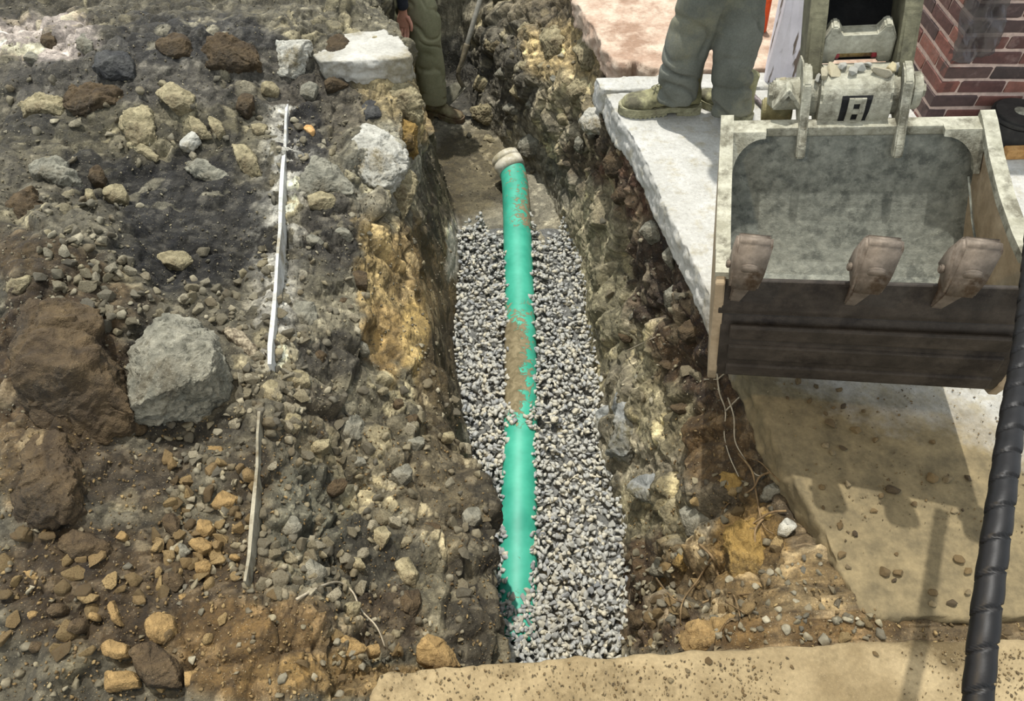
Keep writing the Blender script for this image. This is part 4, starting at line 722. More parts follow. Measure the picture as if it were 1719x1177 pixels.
# crumbs of stone on the slab and on the kerb
M['crumb'] = stone_mat('crumb', [(92, 74, 46), (120, 100, 66), (72, 60, 42), (140, 124, 92)], 60)
sl = [(1394, 712, .03), (1408, 655, .022), (1340, 640, .02), (1370, 648, .02), (1360, 672, .018), (1386, 694, .014), (1400, 684, .014), (1416, 682, .02), (1398, 760, .016), (1414, 752, .022), (1386, 748, .018), (1438, 722, .03), (1470, 738, .02), (1424, 812, .024), (1500, 822, .034), (1480, 832, .02), (1535, 846, .016), (1466, 858, .018), (1565, 802, .028), (1590, 805, .026), (1625, 802, .018), (1602, 858, .018), (1565, 742, .016), (1410, 882, .022), (1436, 896, .016), (1412, 932, .024), (1485, 960, .024), (1510, 962, .026), (1502, 974, .014), (1424, 952, .014), (1566, 994, .02), (1598, 1012, .024), (1566, 1014, .016), (1625, 994, .018), (1380, 818, .016), (1382, 852, .012), (1650, 1060, .016), (1690, 1062, .022), (1610, 938, .026), (1625, 958, .024), (1505, 930, .01), (1322, 668, .014), (1450, 690, .012)]
r3 = random.Random(3)
CRm = [STONES[i].copy() for i in range(8)]
for mm in CRm: mm.materials.clear(); mm.materials.append(M['crumb'])
SM = [(1230, 640, 'lower left bucket corner'), (1640, 650, 'lower right bucket corner'), (1345, 890, 'slab corner over the roots'), (1655, 950, 'black hose'), (1500, 970, 'muddy front of the slab'), (1480, 760, 'middle of the shaded slab'), (1400, 700, 'left part of the muddy slab'), (1560, 830, 'shadow of the bucket')]
KM = [(700, 1125, 'left end of the near kerb'), (960, 1125, 'kerb stretch below the gravel'), (1240, 1120, 'kerb stretch below the near right rock'), (1520, 1100, 'kerb stretch left of the hose')]
SLB = lm_labels([(a, b, 'brown stone crumb') for a, b, s in sl], SM)
for i, (a, b, s) in enumerate(sl):
    o = bpy.data.objects.new('stone', CRm[i % 8]); COL.objects.link(o); o.matrix_world = Matrix.Translation(Vector(P(a, b, s * .3))) @ rand_rot(r3, .3).to_4x4() @ Matrix.Scale(s * 1.5, 4)
    tag(o, SLB[i], 'stone', 'crumbs on the muddy slab')
KC = [(1190, 1110, .02), (1155, 1126, .016), (1126, 1142, .016), (1270, 1140, .012), (840, 1136, .01), (980, 1150, .012), (1330, 1120, .012), (1470, 1098, .018), (1585, 1112, .014), (625, 1133, .016), (575, 1138, .024), (1040, 1118, .01)]
KLB = lm_labels([(a, b, 'small brown crumb') for a, b, s in KC], [(700, 1125, 'left end of the near kerb'), (960, 1125, 'kerb stretch below the gravel'), (1240, 1120, 'kerb stretch below the near right rock'), (1520, 1100, 'kerb stretch left of the hose')])
for i, (a, b, s) in enumerate(KC):
    o = bpy.data.objects.new('stone', CRm[i % 8]); COL.objects.link(o); o.matrix_world = Matrix.Translation(Vector(P(a, b, .02 + s * .25 if a > 660 else .01))) @ rand_rot(r3, .3).to_4x4() @ Matrix.Scale(s * 1.2, 4)
    tag(o, KLB[i], 'stone', 'crumbs on the near kerb')
gs = []
for _ in range(3800):
    qx = g_.uniform(1230, 1719); qy = g_.uniform(600, 1177)
    if g_.random() < .35: qx = g_.uniform(640, 1719); qy = g_.uniform(1080, 1177)
    p = P(qx, qy, 0); ed = np.interp(qy, [600, 640, 742, 836, 886, 985, 1040], [1240, 1262, 1300, 1350, 1378, 1425, 1450])
    if p[1] > .70:
        if qx < ed + 10: continue
        z = .004
    elif qy > 1090 + (1719 - qx) * .03: p = P(qx, qy, .02); z = .024
    else: continue
    if fbm(np.array([[p[0] * 4, p[1] * 4, 1.]]), 2, 4)[0] < g_.uniform(-.3, .35): continue
    s = .003 + .007 * g_.random() ** 3; gs.append((_ % 24, (p[0], p[1], z), rand_rot(g_, .5), s * 1.3))
tag(merged('grit', CH1, gs, M['crumb']), 'fine brown crumbs and grit over the muddy slab and the near kerb', 'grit', kind='stuff')
# ------------------------------------------------------------------ roots
M['root'] = surf('root', (96, 76, 50), (138, 116, 82), 30, .8, fine=80, bd=.002); M['root_pale'] = surf('root_pale', (150, 140, 118), (178, 168, 146), 30, .8, fine=80, bd=.002)
def root(pts, r, lb, mt='root', lift=.02):
    W_ = []; base = None
    for i, (a, b) in enumerate(pts):
        h, n = hit(a, b)
        if h is None: continue
        h = h - Vector(ray(a, b)).normalized() * (lift * (1 + .8 * math.sin(i * 1.7)))
        W_.append(tuple(h))
    sp = spline(W_, 6); bm = bmesh.new(); add_tube(bm, sp, [r * (1 - .55 * i / len(sp)) for i in range(len(sp))], 6)
    tag(bm_obj('root', bm, M[mt], None, True), lb, 'root', 'dead roots hanging in the trench wall')
root([(1204, 628), (1208, 660), (1218, 690), (1216, 730), (1224, 764), (1240, 800)], .0035, 'long pale root hanging from the bucket shadow down the right wall', 'root_pale')
root([(1182, 637), (1206, 637)], .003, 'short level pale twig at the top of the hanging roots', 'root_pale')
root([(1206, 636), (1222, 622)], .003, 'short rising twig at the top of the hanging roots', 'root_pale')
root([(1218, 690), (1240, 668), (1246, 664)], .003, 'pale twig branching right from the long hanging root', 'root_pale')
root([(1222, 668), (1232, 700), (1234, 740), (1250, 770), (1268, 796), (1284, 798)], .003, 'second pale root bending right beside the long hanging one', 'root_pale')
root([(1240, 762), (1262, 790), (1270, 830), (1280, 880), (1298, 896)], .004, 'thick root crossing in the middle of the root tangle', 'root')
root([(1298, 792), (1276, 800), (1262, 822), (1222, 846), (1208, 870)], .004, 'root arching left over the upper yellow-brown stone', 'root')
root([(1320, 858), (1290, 862), (1250, 890), (1228, 906)], .004, 'root sweeping down left from the slab corner', 'root')
root([(1284, 868), (1268, 890), (1270, 930), (1276, 956)], .004, 'dark root hanging straight down over the big yellow-brown face', 'root')
root([(1174, 914), (1196, 936), (1206, 966), (1232, 1000), (1242, 1034)], .0045, 'long root running down right over the lower wall', 'root')
root([(1196, 936), (1170, 976), (1146, 1010), (1142, 1050)], .004, 'root branching left and down from the long lower root', 'root')
root([(1100, 968), (1124, 1000), (1146, 1012)], .0035, 'thin twig rising left of the lower fork', 'root')
root([(1142, 1030), (1190, 1008), (1250, 998), (1298, 992)], .004, 'long nearly level root above the near right rock', 'root')
root([(1218, 1010), (1248, 1028)], .003, 'short straight twig above the near right rock', 'root')
root([(1330, 826), (1300, 800), (1276, 776), (1252, 768)], .003, 'thin root coming from the slab side into the tangle', 'root')
root([(498, 1006), (540, 984), (570, 978), (592, 994), (606, 1024), (632, 1052), (646, 1086)], .004, 'long curved pale root arching over the lower left slope', 'root_pale', .03)
root([(1050, 590), (1100, 566)], .003, 'short pale root on the dark right wall left of the bucket', 'root_pale')
print('rubble')
# ------------------------------------------------------------------ excavator bucket
BW = .68; BL = .574
Ra = Matrix.Rotation(math.radians(-10.57), 4, 'Z') @ Matrix.Rotation(math.radians(4.24), 4, 'X') @ Matrix.Rotation(math.radians(-8.41), 4, 'Y')
MB = Matrix.Translation((.516, 1.307, .565)) @ Ra
M['steel_in'] = surf('steel_in', (112, 114, 104), (144, 145, 132), 40, .6, (92, 94, 86), (200, 196, 174), .25, .5, .003, 55)
M['steel_dark'] = surf('steel_dark', (48, 43, 37), (70, 63, 55), 14, .6, (38, 33, 29), (104, 96, 84), .3, .35, .002, 70)
M['steel_dusty'] = surf('steel_dusty', (142, 139, 120), (182, 179, 160), 26, .9, (108, 104, 88), (222, 220, 204), 0, .6, .004, 70)
M['steel_side'] = surf('steel_side', (150, 132, 104), (178, 160, 132), 6, .75, (140, 122, 96), None, .1, .2, .002, 40)
M['tooth'] = surf('tooth', (104, 94, 82), (136, 124, 110), 30, .6, (78, 62, 46), (150, 140, 124), .3, .4, .002, 90)
M['black_hole'] = surf('hollow_dark', (20, 20, 20), (34, 34, 32), 20, .8)  # near-black puts the shade inside the hollow arm into the colour
X_, Y_, Z_ = Vector((1, 0, 0)), Vector((0, 1, 0)), Vector((0, 0, 1))
bucket = empty('excavator_bucket', None, MB); tag(bucket, 'worn steel excavator bucket hanging over the slab with teeth pointing up', 'excavator bucket')
def bp(name, bm, mat, par=bucket, smooth=False):
    o = bm_obj(name, bm, M[mat] if isinstance(mat, str) else mat, None, smooth); o.parent = par
    if par == bucket or par.name.startswith('side_plate'):          # the mouth is a little wider than the back
        for v in o.data.vertices: v.co.x += (v.co.x / BW) * .036 * (1 - min(max(v.co.y / BL, 0), 1))
    return o
# shell: profile (depth v, height w), outside then inside
out = [(-.004, -.085), (-.030, -.16), (-.040, -.24), (-.036, -.335), (-.018, -.375), (.03, -.405), (.12, -.42), (.24, -.415), (.36, -.37), (.46, -.28), (.53, -.16), (BL + .012, -.02), (BL + .012, .0)]
inn = [(BL - .006, .0), (BL - .012, -.03), (.505, -.165), (.435, -.265), (.345, -.345), (.235, -.385), (.12, -.39), (.04, -.372), (.012, -.35), (-.006, -.325), (-.012, -.24), (-.004, -.16), (.018, -.085)]
def sm(pts): return [tuple(q) for q in spline([(a, b) for a, b in pts], 3)]
bm = bmesh.new(); so = sm(out); si = sm(inn); prof = so + si
add_prism(bm, prof, Y_, Z_, X_, 0.008, BW - .008); shell = bp('shell', bm, 'steel_dark')
shell.data.materials.append(M['steel_in'])
for p in shell.data.polygons:
    c = p.center; n = p.normal
    if abs(n.x) < .5 and (n.z * 1 + (-n.y if c.y > .3 else n.y)) > .1 and (c - Vector((c.x, .26, -.12))).dot(n) < 0: p.material_index = 1
# long wear ribs on the front
for w0, w1, dv in ((-.175, -.135, .014), (-.265, -.215, .012), (-.335, -.30, .012)):
    bm = bmesh.new(); vv = add_box(bm, (BW * .5, -.034 - dv * .4, (w0 + w1) / 2), (BW - .06, dv, w1 - w0 + .012), None, .006); bp('wear_rib', bm, 'steel_dark')
# cutting edge plate
bm = bmesh.new(); add_prism(bm, [(-.004, .003), (.010, .0), (.026, -.10), (-.022, -.105), (-.022, -.09)], Y_, Z_, X_, -.002, BW + .002); bmesh.ops.bevel(bm, geom=bm.edges[:], offset=.0025, segments=1, affect='EDGES'); bp('cutting_edge', bm, 'steel_dark')
# side plates with raised rim
sp_ = [(-.022, -.11), (-.03, -.2), (-.042, -.33), (-.022, -.395), (.03, -.425), (.12, -.44), (.24, -.435), (.37, -.39), (.475, -.29), (.55, -.16), (BL + .03, -.02), (BL + .03, .035), (BL - .01, .03), (.46, -.0), (.33, -.022), (.20, -.028), (.12, -.022), (.085, .012), (.01, .02), (-.016, .0)]
for x0, x1, rx0, rx1 in ((-.012, .010, -.014, .022), (BW - .010, BW + .012, BW - .022, BW + .014)):
    bm = bmesh.new(); add_prism(bm, sp_, Y_, Z_, X_, x0, x1); bmesh.ops.bevel(bm, geom=bm.edges[:], offset=.003, segments=1, affect='EDGES'); pl = bp('side_plate', bm, 'steel_side')
    rim = [(BL + .032, .035), (BL - .01, .032), (.46, .002), (.33, -.020), (.20, -.026), (.12, -.020), (.085, .014), (.0, .022)]
    bm = bmesh.new(); up_ = [(a, b + .004) for a, b in rim]; dn = [(a, b - .022) for a, b in rim[::-1]]; add_prism(bm, up_ + dn, Y_, Z_, X_, rx0, rx1); bp('rim', bm, 'steel_dusty', pl)
# back edge bar
bm = bmesh.new(); add_box(bm, (BW / 2, BL + .012, .006), (BW + .01, .042, .030), None, .006); bp('back_edge', bm, 'steel_dusty')
# corner gussets (curved)
for sx, x0 in ((1, .012), (-1, BW - .012)):
    g = [(0, 0)] + [(.095 * (1 - math.cos(t)) ** 1.0 if False else .098 - .098 * math.sin(t) * .96, -.015 - .0 + (-.085) * (1 - math.cos(t)) ** 1.0 ) for t in [math.pi / 2 * k / 8 for k in range(9)]]
    g = [(0, .012), (.10, .012)] + [(.10 - .085 * math.sin(t), -.10 * (1 - math.cos(t)) - .006) for t in [math.pi / 2 * k / 8 for k in range(9)]] + [(0, -.106)]
    bm = bmesh.new(); add_prism(bm, g, X_ * sx, (Z_ + Y_ * .55).normalized(), Y_, -.014, .012, Vector((x0, BL - .020, .012))); bp('corner_gusset', bm, 'steel_dusty')
# weld seam inside the right side
bm = bmesh.new(); add_tube(bm, [(BW - .03, .50, -.10), (BW - .022, .40, -.17), (BW - .016, .28, -.22), (BW - .014, .16, -.25)], .003, 6); bp('weld_seam', bm, 'steel_in')
# teeth
def tooth(u, yaw=0):
    e = bpy.data.objects.new('tooth', None); COL.objects.link(e); e.parent = bucket; e.location = (u + u / BW * .036, -.014, .052); e.scale = (1.12, 1.2, 1.34); e.rotation_euler = (math.radians(2), math.radians(7), math.radians(yaw)); e.empty_display_size = .05
    bm = bmesh.new(); add_prism(bm, [(-.006, -.085), (-.034, -.012), (-.034, .03), (.034, .03), (.030, -.012), (.006, -.06)], Y_, Z_, X_, -.020, .020)
    for v in bm.verts:
        if v.co.z < -.05: v.co.x *= .62
    bmesh.ops.bevel(bm, geom=bm.edges[:], offset=.003, segments=2, affect='EDGES'); bp('adapter', bm, 'tooth', e)
    bm = bmesh.new(); add_prism(bm, [(-.046, -.012), (-.044, .03), (-.024, .088), (-.004, .094), (.006, .088), (.03, .03), (.036, -.008)], Y_, Z_, X_, -.036, .036)
    for v in bm.verts:
        if v.co.z < .0: v.co.x *= .82
        elif v.co.z > .06: v.co.x *= 1.0
    bmesh.ops.bevel(bm, geom=bm.edges[:], offset=.006, segments=3, affect='EDGES'); bp('tooth_cap', bm, 'tooth', e, True)
    bm = bmesh.new(); add_cyl(bm, (-.04, .0, .012), (-.031, .0, .012), .008, None, 16, .002); add_cyl(bm, (.027, 0, .012), (.036, .0, .012), .008, None, 16, .002); bp('retaining_pin', bm, 'tooth', e)
    bm = bmesh.new(); r = add_cyl(bm, (.0, -.046, .042), (.0, -.034, .044), .02, .02, 24, .003)
    for v in bm.verts: v.co.z = .043 + (v.co.z - .043) * .55; v.co.y += .25 * (v.co.z - .02) - .002
    bp('tooth_boss', bm, 'tooth', e, True)
for u, yw in ((.048, 0), (.302, 0), (.482, 0), (.672, 0)): tooth(u, yw)
# ears
ear = [(BL - .044, -.060), (BL - .016, -.058), (BL + .01, .0), (BL + .20, .0), (BL + .235, .06), (BL + .20, .12), (BL + .13, .145), (BL + .07, .145), (BL + .035, .128), (BL + .02, .09), (BL - .012, .02), (BL - .042, -.02), (BL - .054, -.05)]
for u in (.198, .452):
    bm = bmesh.new(); add_prism(bm, ear, Y_, Z_, X_, u, u + .024); bmesh.ops.bevel(bm, geom=bm.edges[:], offset=.004, segments=2, affect='EDGES'); bp('ear', bm, 'steel_dusty')
# ------------------------------------------------------------------ quick coupler between the ears
cpl = empty('quick_coupler', None, MB @ Matrix.Translation((.340, BL + .10, .058))); tag(cpl, 'dusty cast steel quick coupler with a stencilled emblem, clamped between the bucket ears', 'coupler')
def lc(v): return Vector(v)
CW = .092
bm = bmesh.new(); pr = []
for k in range(13):
    t = math.radians(-75 + 200 * k / 12); pr.append((-.075 * math.cos(t) + .0, .062 * math.sin(t) + .0 - .0))
pr = [(-.02, -.105), (-.062, -.075), (-.078, -.04), (-.082, -.005), (-.074, .03), (-.05, .058), (-.015, .070), (.03, .068), (.07, .04), (.08, -.02), (.06, -.1)]
add_prism(bm, sm(pr), Y_, Z_, X_, -CW, CW)
for v in bm.verts:                                       # crowned middle, narrowed shoulders
    f = 1 - (v.co.x / CW) ** 2; v.co.z += .012 * f if v.co.z > .02 else 0
bmesh.ops.bevel(bm, geom=[e for e in bm.edges if abs(e.verts[0].co.x - e.verts[1].co.x) < .01], offset=.006, segments=2, affect='EDGES'); bp('coupler_body', bm, 'steel_dusty', cpl, False)
# emblem: dark window with a raised letter-like plate having two square holes
def on_face(a, b, off):                                     # a across, b up along the curved front face
    P_ = [(-.062, -.075), (-.078, -.04), (-.082, -.005), (-.074, .03), (-.05, .058)]; L_ = [0]
    for i in range(4): L_.append(L_[-1] + math.hypot(P_[i + 1][0] - P_[i][0], P_[i + 1][1] - P_[i][1]))
    v = np.interp(b, L_, [p[0] for p in P_]); w = np.interp(b, L_, [p[1] for p in P_]); return Vector((a, v - off, w + off * .1))
def face_patch(bm, quad, off, th, n=8):
    (a0, b0), (a1, b1), (a2, b2), (a3, b3) = quad; F_ = []; Bk = []
    for i in range(n + 1):
        t = i / n; p = (a0 + (a3 - a0) * t, b0 + (b3 - b0) * t); q = (a1 + (a2 - a1) * t, b1 + (b2 - b1) * t)
        F_.append((bm.verts.new(on_face(*p, off + th)), bm.verts.new(on_face(*q, off + th)))); Bk.append((bm.verts.new(on_face(*p, off - .006)), bm.verts.new(on_face(*q, off - .006))))
    for i in range(n):
        bm.faces.new((F_[i][0], F_[i][1], F_[i + 1][1], F_[i + 1][0])); bm.faces.new((Bk[i][0], Bk[i + 1][0], Bk[i + 1][1], Bk[i][1]))
        for s in (0, 1): bm.faces.new((F_[i][s], F_[i + 1][s], Bk[i + 1][s], Bk[i][s]))
    bm.faces.new((F_[0][0], Bk[0][0], Bk[0][1], F_[0][1])); bm.faces.new((F_[n][0], F_[n][1], Bk[n][1], Bk[n][0]))
bm = bmesh.new(); face_patch(bm, [(-.038, .030), (.032, .030), (.042, .118), (-.036, .118)], .0, .0025); bp('emblem_window', bm, 'black_hole', cpl)
bm = bmesh.new()
def bar(a0, b0, a1, b1, a2, b2, a3, b3): face_patch(bm, [(a0, b0), (a1, b1), (a2, b2), (a3, b3)], .002, .006, 4)
def bar2(x0, x1, b0, b1): bar(x0 + .05 * b0, b0 + .028, x1 + .05 * b0, b0 + .028, x1 + .05 * b1, b1 + .028, x0 + .05 * b1, b1 + .028)
bar2(-.022, -.008, .008, .084); bar2(.008, .022, .008, .084); bar2(-.010, .010, .070, .084); bar2(-.010, .010, .040, .054); bar2(-.010, .010, .008, .018)
bp('emblem_letter', bm, 'steel_dusty', cpl)
bm = bmesh.new()
for x in (-.060, .060): add_cyl(bm, on_face(x, .03, -.004), on_face(x, .03, .008), .008, None, 16, .002)
bp('bolt', bm, 'steel_dusty', cpl)
# collars against the ears, main pin and outer boss, lever and lock disc
for a, b, r in ((-.118, -.092, .058), (.092, .116, .058)):
    bm = bmesh.new(); add_cyl(bm, (a, 0, -.005), (b, 0, -.005), r, None, 40, .004); bp('collar', bm, 'steel_dusty', cpl, False)
bm = bmesh.new(); add_cyl(bm, (-.215, 0, .0), (-.138, 0, .0), .044, None, 32, .006); add_cyl(bm, (-.225, 0, 0), (-.2, 0, 0), .036, None, 6, .004); bp('pin_boss', bm, 'steel_dusty', cpl)
bm = bmesh.new(); add_box(bm, (-.192, -.044, .026), (.012, .05, .07), Matrix.Rotation(.6, 3, 'Y'), .003); add_box(bm, (-.160, -.044, .026), (.012, .05, .07), Matrix.Rotation(-.6, 3, 'Y'), .003); bp('lock_bracket', bm, 'steel_dusty', cpl)
bm = bmesh.new(); add_cyl(bm, (-.235, .03, -.075), (-.15, .03, -.075), .036, None, 32, .005); bp('lower_pin', bm, surf('pin_steel', (120, 112, 76), (160, 150, 108), 20, .7, (90, 82, 60), fine=60), cpl)
bm = bmesh.new(); add_cyl(bm, (.144, 0, -.0), (.172, 0, -.0), .05, None, 36, .005); add_cyl(bm, (.17, 0, 0), (.186, 0, 0), .02, None, 6, .002); bp('lock_disc', bm, 'steel_dusty', cpl)
# upper frame of the coupler: two horned cheeks, cross bar, slot with red bush ends
bm = bmesh.new()
add_prism(bm, [(-.092, .055), (-.092, .13), (-.075, .165), (-.058, .165), (-.046, .135), (.046, .135), (.058, .165), (.075, .165), (.092, .13), (.092, .055), (.055, .055), (.055, .090), (-.055, .090), (-.055, .055)], X_, Z_, Y_, .055, .105)
bmesh.ops.bevel(bm, geom=bm.edges[:], offset=.004, segments=2, affect='EDGES'); bp('upper_frame', bm, 'steel_dusty', cpl)
bm = bmesh.new(); add_cyl(bm, (-.055, .085, .072), (.055, .085, .072), .014, None, 20); bp('link_rod', bm, surf('ochre_paint', (170, 140, 78), (196, 170, 112), 20, .7, (120, 90, 60), fine=50), cpl)
bm = bmesh.new(); add_cyl(bm, (-.057, .082, .074), (-.042, .082, .074), .018, None, 20, .002); add_cyl(bm, (.042, .082, .074), (.057, .082, .074), .018, None, 20, .002); bp('bush', bm, surf('red_paint', (176, 60, 66), (200, 96, 100), 30, .6), cpl)['label'] = 'red bush ends'
# ------------------------------------------------------------------ dipper arm
arm = empty('excavator_boom', None, MB @ Matrix.Translation((.340, BL + .17, .125))); tag(arm, 'dusty excavator arm rising from the coupler, with two side plates around a dark hollow', 'excavator boom')
AD = Vector((0, .62, .79)); AN = Vector((0, -.79, .62))
M['arm'] = surf('arm_steel', (84, 80, 62), (126, 122, 96), 9, .85, (58, 56, 46), (160, 156, 130), 0, .4, .004, 50)
for x0, x1 in ((-.138, -.092), (.096, .140)):
    bm = bmesh.new(); add_prism(bm, [(-.12, -.05), (-.05, -.075), (.12, -.09), (1.6, -.13), (1.6, .10), (.1, .08), (-.09, .05)], AD, AN, X_, x0, x1); bmesh.ops.bevel(bm, geom=bm.edges[:], offset=.008, segments=2, affect='EDGES'); bp('arm_side', bm, 'arm', arm)
bm = bmesh.new(); add_prism(bm, [(-.0, -.09), (1.6, -.12), (1.6, -.10), (-.0, -.07)], AD, AN, X_, -.1, .1); bp('back_plate', bm, 'black_hole', arm)
bm = bmesh.new(); add_cyl(bm, (-.1, *(AD * .20 + AN * .055).yz), (.1, *(AD * .20 + AN * .055).yz), .030, None, 28); bp('cross_tube', bm, surf('yellow_steel', (120, 112, 66), (160, 150, 98), 12, .8, (86, 82, 58), fine=40), arm)
bm = bmesh.new(); add_prism(bm, [(.22, .04), (1.6, .04), (1.6, .09), (.22, .08)], AD, AN, X_, -.095, .095); bp('front_plate', bm, 'arm', arm)
CX = [-.085, -.062, -.040, -.015, .004, .026, .060, .082, .10, -.10, .045, -.19]
for i, (x, dz, s) in enumerate([(-.085, .078, .030), (-.062, .078, .042), (-.040, .080, .034), (-.015, .084, .022), (.004, .086, .026), (.026, .084, .020), (.060, .082, .046), (.082, .084, .030), (.10, .070, .026), (-.10, .064, .024), (.045, .072, .02), (-.19, .046, .02), (-.24 + .02, .0, .0)][:12]):
    o = bpy.data.objects.new('stone', STONES[(i * 5) % 16].copy()); o.data.materials.clear(); o.data.materials.append(M['chalk'] if 'chalk' in M else M.setdefault('chalk', stone_mat('chalk', [(190, 188, 176), (160, 158, 146), (200, 186, 146), (150, 150, 146)], 60)))
    COL.objects.link(o); o.matrix_world = cpl.matrix_world @ Matrix.Translation((x, -.02 + .014 * (i % 3), dz - .004)) @ rand_rot(r3, .6).to_4x4() @ Matrix.Scale(s * 1.6, 4)
    tag(o, '%s pale stone from the left, caught on top of the coupler' % ['first', 'second', 'third', 'fourth', 'fifth', 'sixth', 'seventh', 'eighth', 'ninth', 'tenth', 'eleventh', 'twelfth'][sorted(CX).index(x)], 'stone', 'stones caught on the coupler')
# ------------------------------------------------------------------ hydraulic hose with spiral guard
def hose_mat():
    return surf('hose_rubber', (10, 9, 8), (17, 15, 14), 30, .5, None, fine=60, bs=.2, bd=.001, spec=.3)
M['hose'] = hose_mat()
hp = spline([PD(1740, 360, 1.55), PD(1722, 560, 1.32), PD(1700, 700, 1.18), PD(1682, 830, 1.08), PD(1664, 960, 1.02), PD(1650, 1080, .98), PD(1640, 1200, .95), PD(1636, 1320, .93)], 10)
hose = empty('hydraulic_hose', tuple(hp[len(hp) // 2])); tag(hose, 'black hydraulic hose with a spiral guard hanging in the near right corner', 'hose')
bm = bmesh.new(); add_tube(bm, hp, .0145, 20); bm_obj('hose_core', bm, M['hose'], hose, True)
hpf = [np.array(q) for q in spline(hp, 8)]; bm = bmesh.new(); acc = 0; rings = []; n = 20; L_ = 0
for i, p in enumerate(hpf):
    t = hpf[min(i + 1, len(hpf) - 1)] - hpf[max(i - 1, 0)]; t = Vector(t).normalized(); u = t.cross(Vector((0, 1, .2))).normalized(); w = u.cross(t)
    if i: L_ += float(np.linalg.norm(p - hpf[i - 1]))
    ring = []
    for k in range(n):
        a = 2 * math.pi * k / n; ph = ((L_ / .052) + k / n) % 1.0; r = .0185 - (.0035 if ph < .09 else 0) - .0006 * math.sin(ph * 6.28)
        ring.append(bm.verts.new(Vector(p) + (u * math.cos(a) + w * math.sin(a)) * r))
    rings.append(ring)
for i in range(len(rings) - 1):
    for k in range(n): bm.faces.new((rings[i][k], rings[i][(k + 1) % n], rings[i + 1][(k + 1) % n], rings[i + 1][k]))
bm.faces.new(rings[0][::-1]); bm.faces.new(rings[-1]); bm_obj('spiral_guard', bm, M['hose'], hose, True)
# ------------------------------------------------------------------ brick building corner
def brick_wall():
    m, nt, b = new_mat('brick'); at = nd(nt, 'ShaderNodeAttribute', attribute_name='Col'); n = tex(nt, 30, 6, .7); n2 = tex(nt, 9, 5, .7)
    c = mix(nt, .8, at.outputs['Color'], ramp(nt, n.outputs[0], [(.3, .5), (.7, 1.3)]).outputs[0], 'MULTIPLY')
    c = mix(nt, ramp(nt, n2.outputs[0], [(.56, 0.), (.70, .45)]).outputs[0], c, lin((150, 128, 118)))
    nt.links.new(c, b.inputs['Base Color']); b.inputs['Roughness'].default_value = .75; bump(nt, b, [(n.outputs[0], .5, .006)]); return m
M['brick'] = brick_wall()
BX, BY = 1.80, 2.85
V = []; Fc = []; Cv = []
rb = random.Random(4)
def bbox(x0, x1, y0, y1, z0, z1, c, j=.004):
    o = len(V); g = lambda: rb.uniform(-j, j); b_ = .006
    for z, e in ((z0, b_), (z0 + b_, 0), (z1 - b_, 0), (z1, b_)):
        for x, y in ((x0 + e, y0 + e), (x1 - e, y0 + e), (x1 - e, y1 - e), (x0 + e, y1 - e)): V.append((x + g() * .6, y + g() * .6, z + g() * .5)); Cv.append((*lin(c), 1))
    Fc.append((o + 3, o + 2, o + 1, o)); Fc.append((o + 12, o + 13, o + 14, o + 15))
    for r in range(3):
        for k in range(4): a = o + r * 4 + k; b2 = o + r * 4 + (k + 1) % 4; Fc.append((a, b2, b2 + 4, a + 4))
cols = [(100, 62, 52), (84, 54, 48), (70, 52, 48), (116, 70, 58), (80, 60, 54), (62, 50, 46), (122, 78, 64)]
bbox(BX + .004, 3.9, BY + .004, 4.6, -.12, 1.3, (188, 164, 150), 0)
bl, bh, mo = .184, .055, .010
z = -.11; row = 0
while z < 1.25:
    sold = (row == 1)
    L0 = .058 if sold else bl; hh = bh
    off = 0 if row % 2 else -.107
    x = BX + off * (0 if sold else 1)
    while x < 3.9:
        x0 = max(x, BX); x1 = x + L0
        if x1 - x0 > .03: bbox(x0, x1, BY, BY + .05, z, z + hh, rb.choice(cols))
        x += L0 + mo
    y = BY + (.107 if row % 2 else 0) + .0
    if row % 2: bbox(BX, BX + .05, BY + .002, BY + .096, z, z + hh, rb.choice(cols))
    while y < 4.6: bbox(BX, BX + .05, y, y + bl, z, z + hh, rb.choice(cols)); y += bl + mo
    z += hh + mo; row += 1
me = pymesh('wall_right', V, Fc); ca = me.color_attributes.new('Col', 'FLOAT_COLOR', 'POINT'); ca.data.foreach_set('color', np.array(Cv).ravel())
tag(link_mesh('wall_right', me, M['brick']), 'corner of a dark red brick building beyond the bucket', kind='structure')
# ------------------------------------------------------------------ things at the foot of the wall
M['black_rubber'] = surf('black_rubber', (34, 33, 32), (58, 56, 52), 12, .6, None, fine=60, bs=.2, bd=.002)
q = Vector(P(1690, 232, .0)); cone = empty('rubber_drum', tuple(q)); tag(cone, 'squat black rubber drum with a round dished lid beside the brick wall', 'drum')
bm = bmesh.new(); add_cyl(bm, q, q + Vector((0, 0, .10)), .115, .10, 40, .006); bm_obj('drum_body', bm, M['black_rubber'], cone)
bm = bmesh.new(); add_cyl(bm, q + Vector((0, 0, .10)), q + Vector((0, 0, .13)), .115, .112, 40, .01); bm_obj('lid', bm, M['black_rubber'], cone)
bm = bmesh.new(); add_cyl(bm, q + Vector((0, 0, .13)), q + Vector((0, 0, .137)), .035, .02, 24, .003); bm_obj('knob', bm, M['steel_dusty'], cone)
q = Vector(P(1712, 262, .0)); bm = bmesh.new(); add_box(bm, q + Vector((.09, .0, .022)), (.34, .04, .044), Matrix.Rotation(.05, 3, 'Z'), .004); tag(bm_obj('wood_plank', bm, surf('plank_wood', (176, 128, 72), (200, 156, 98), 20, .7, fine=80)), 'short orange-brown wood plank on the ground in front of the black drum', 'plank')
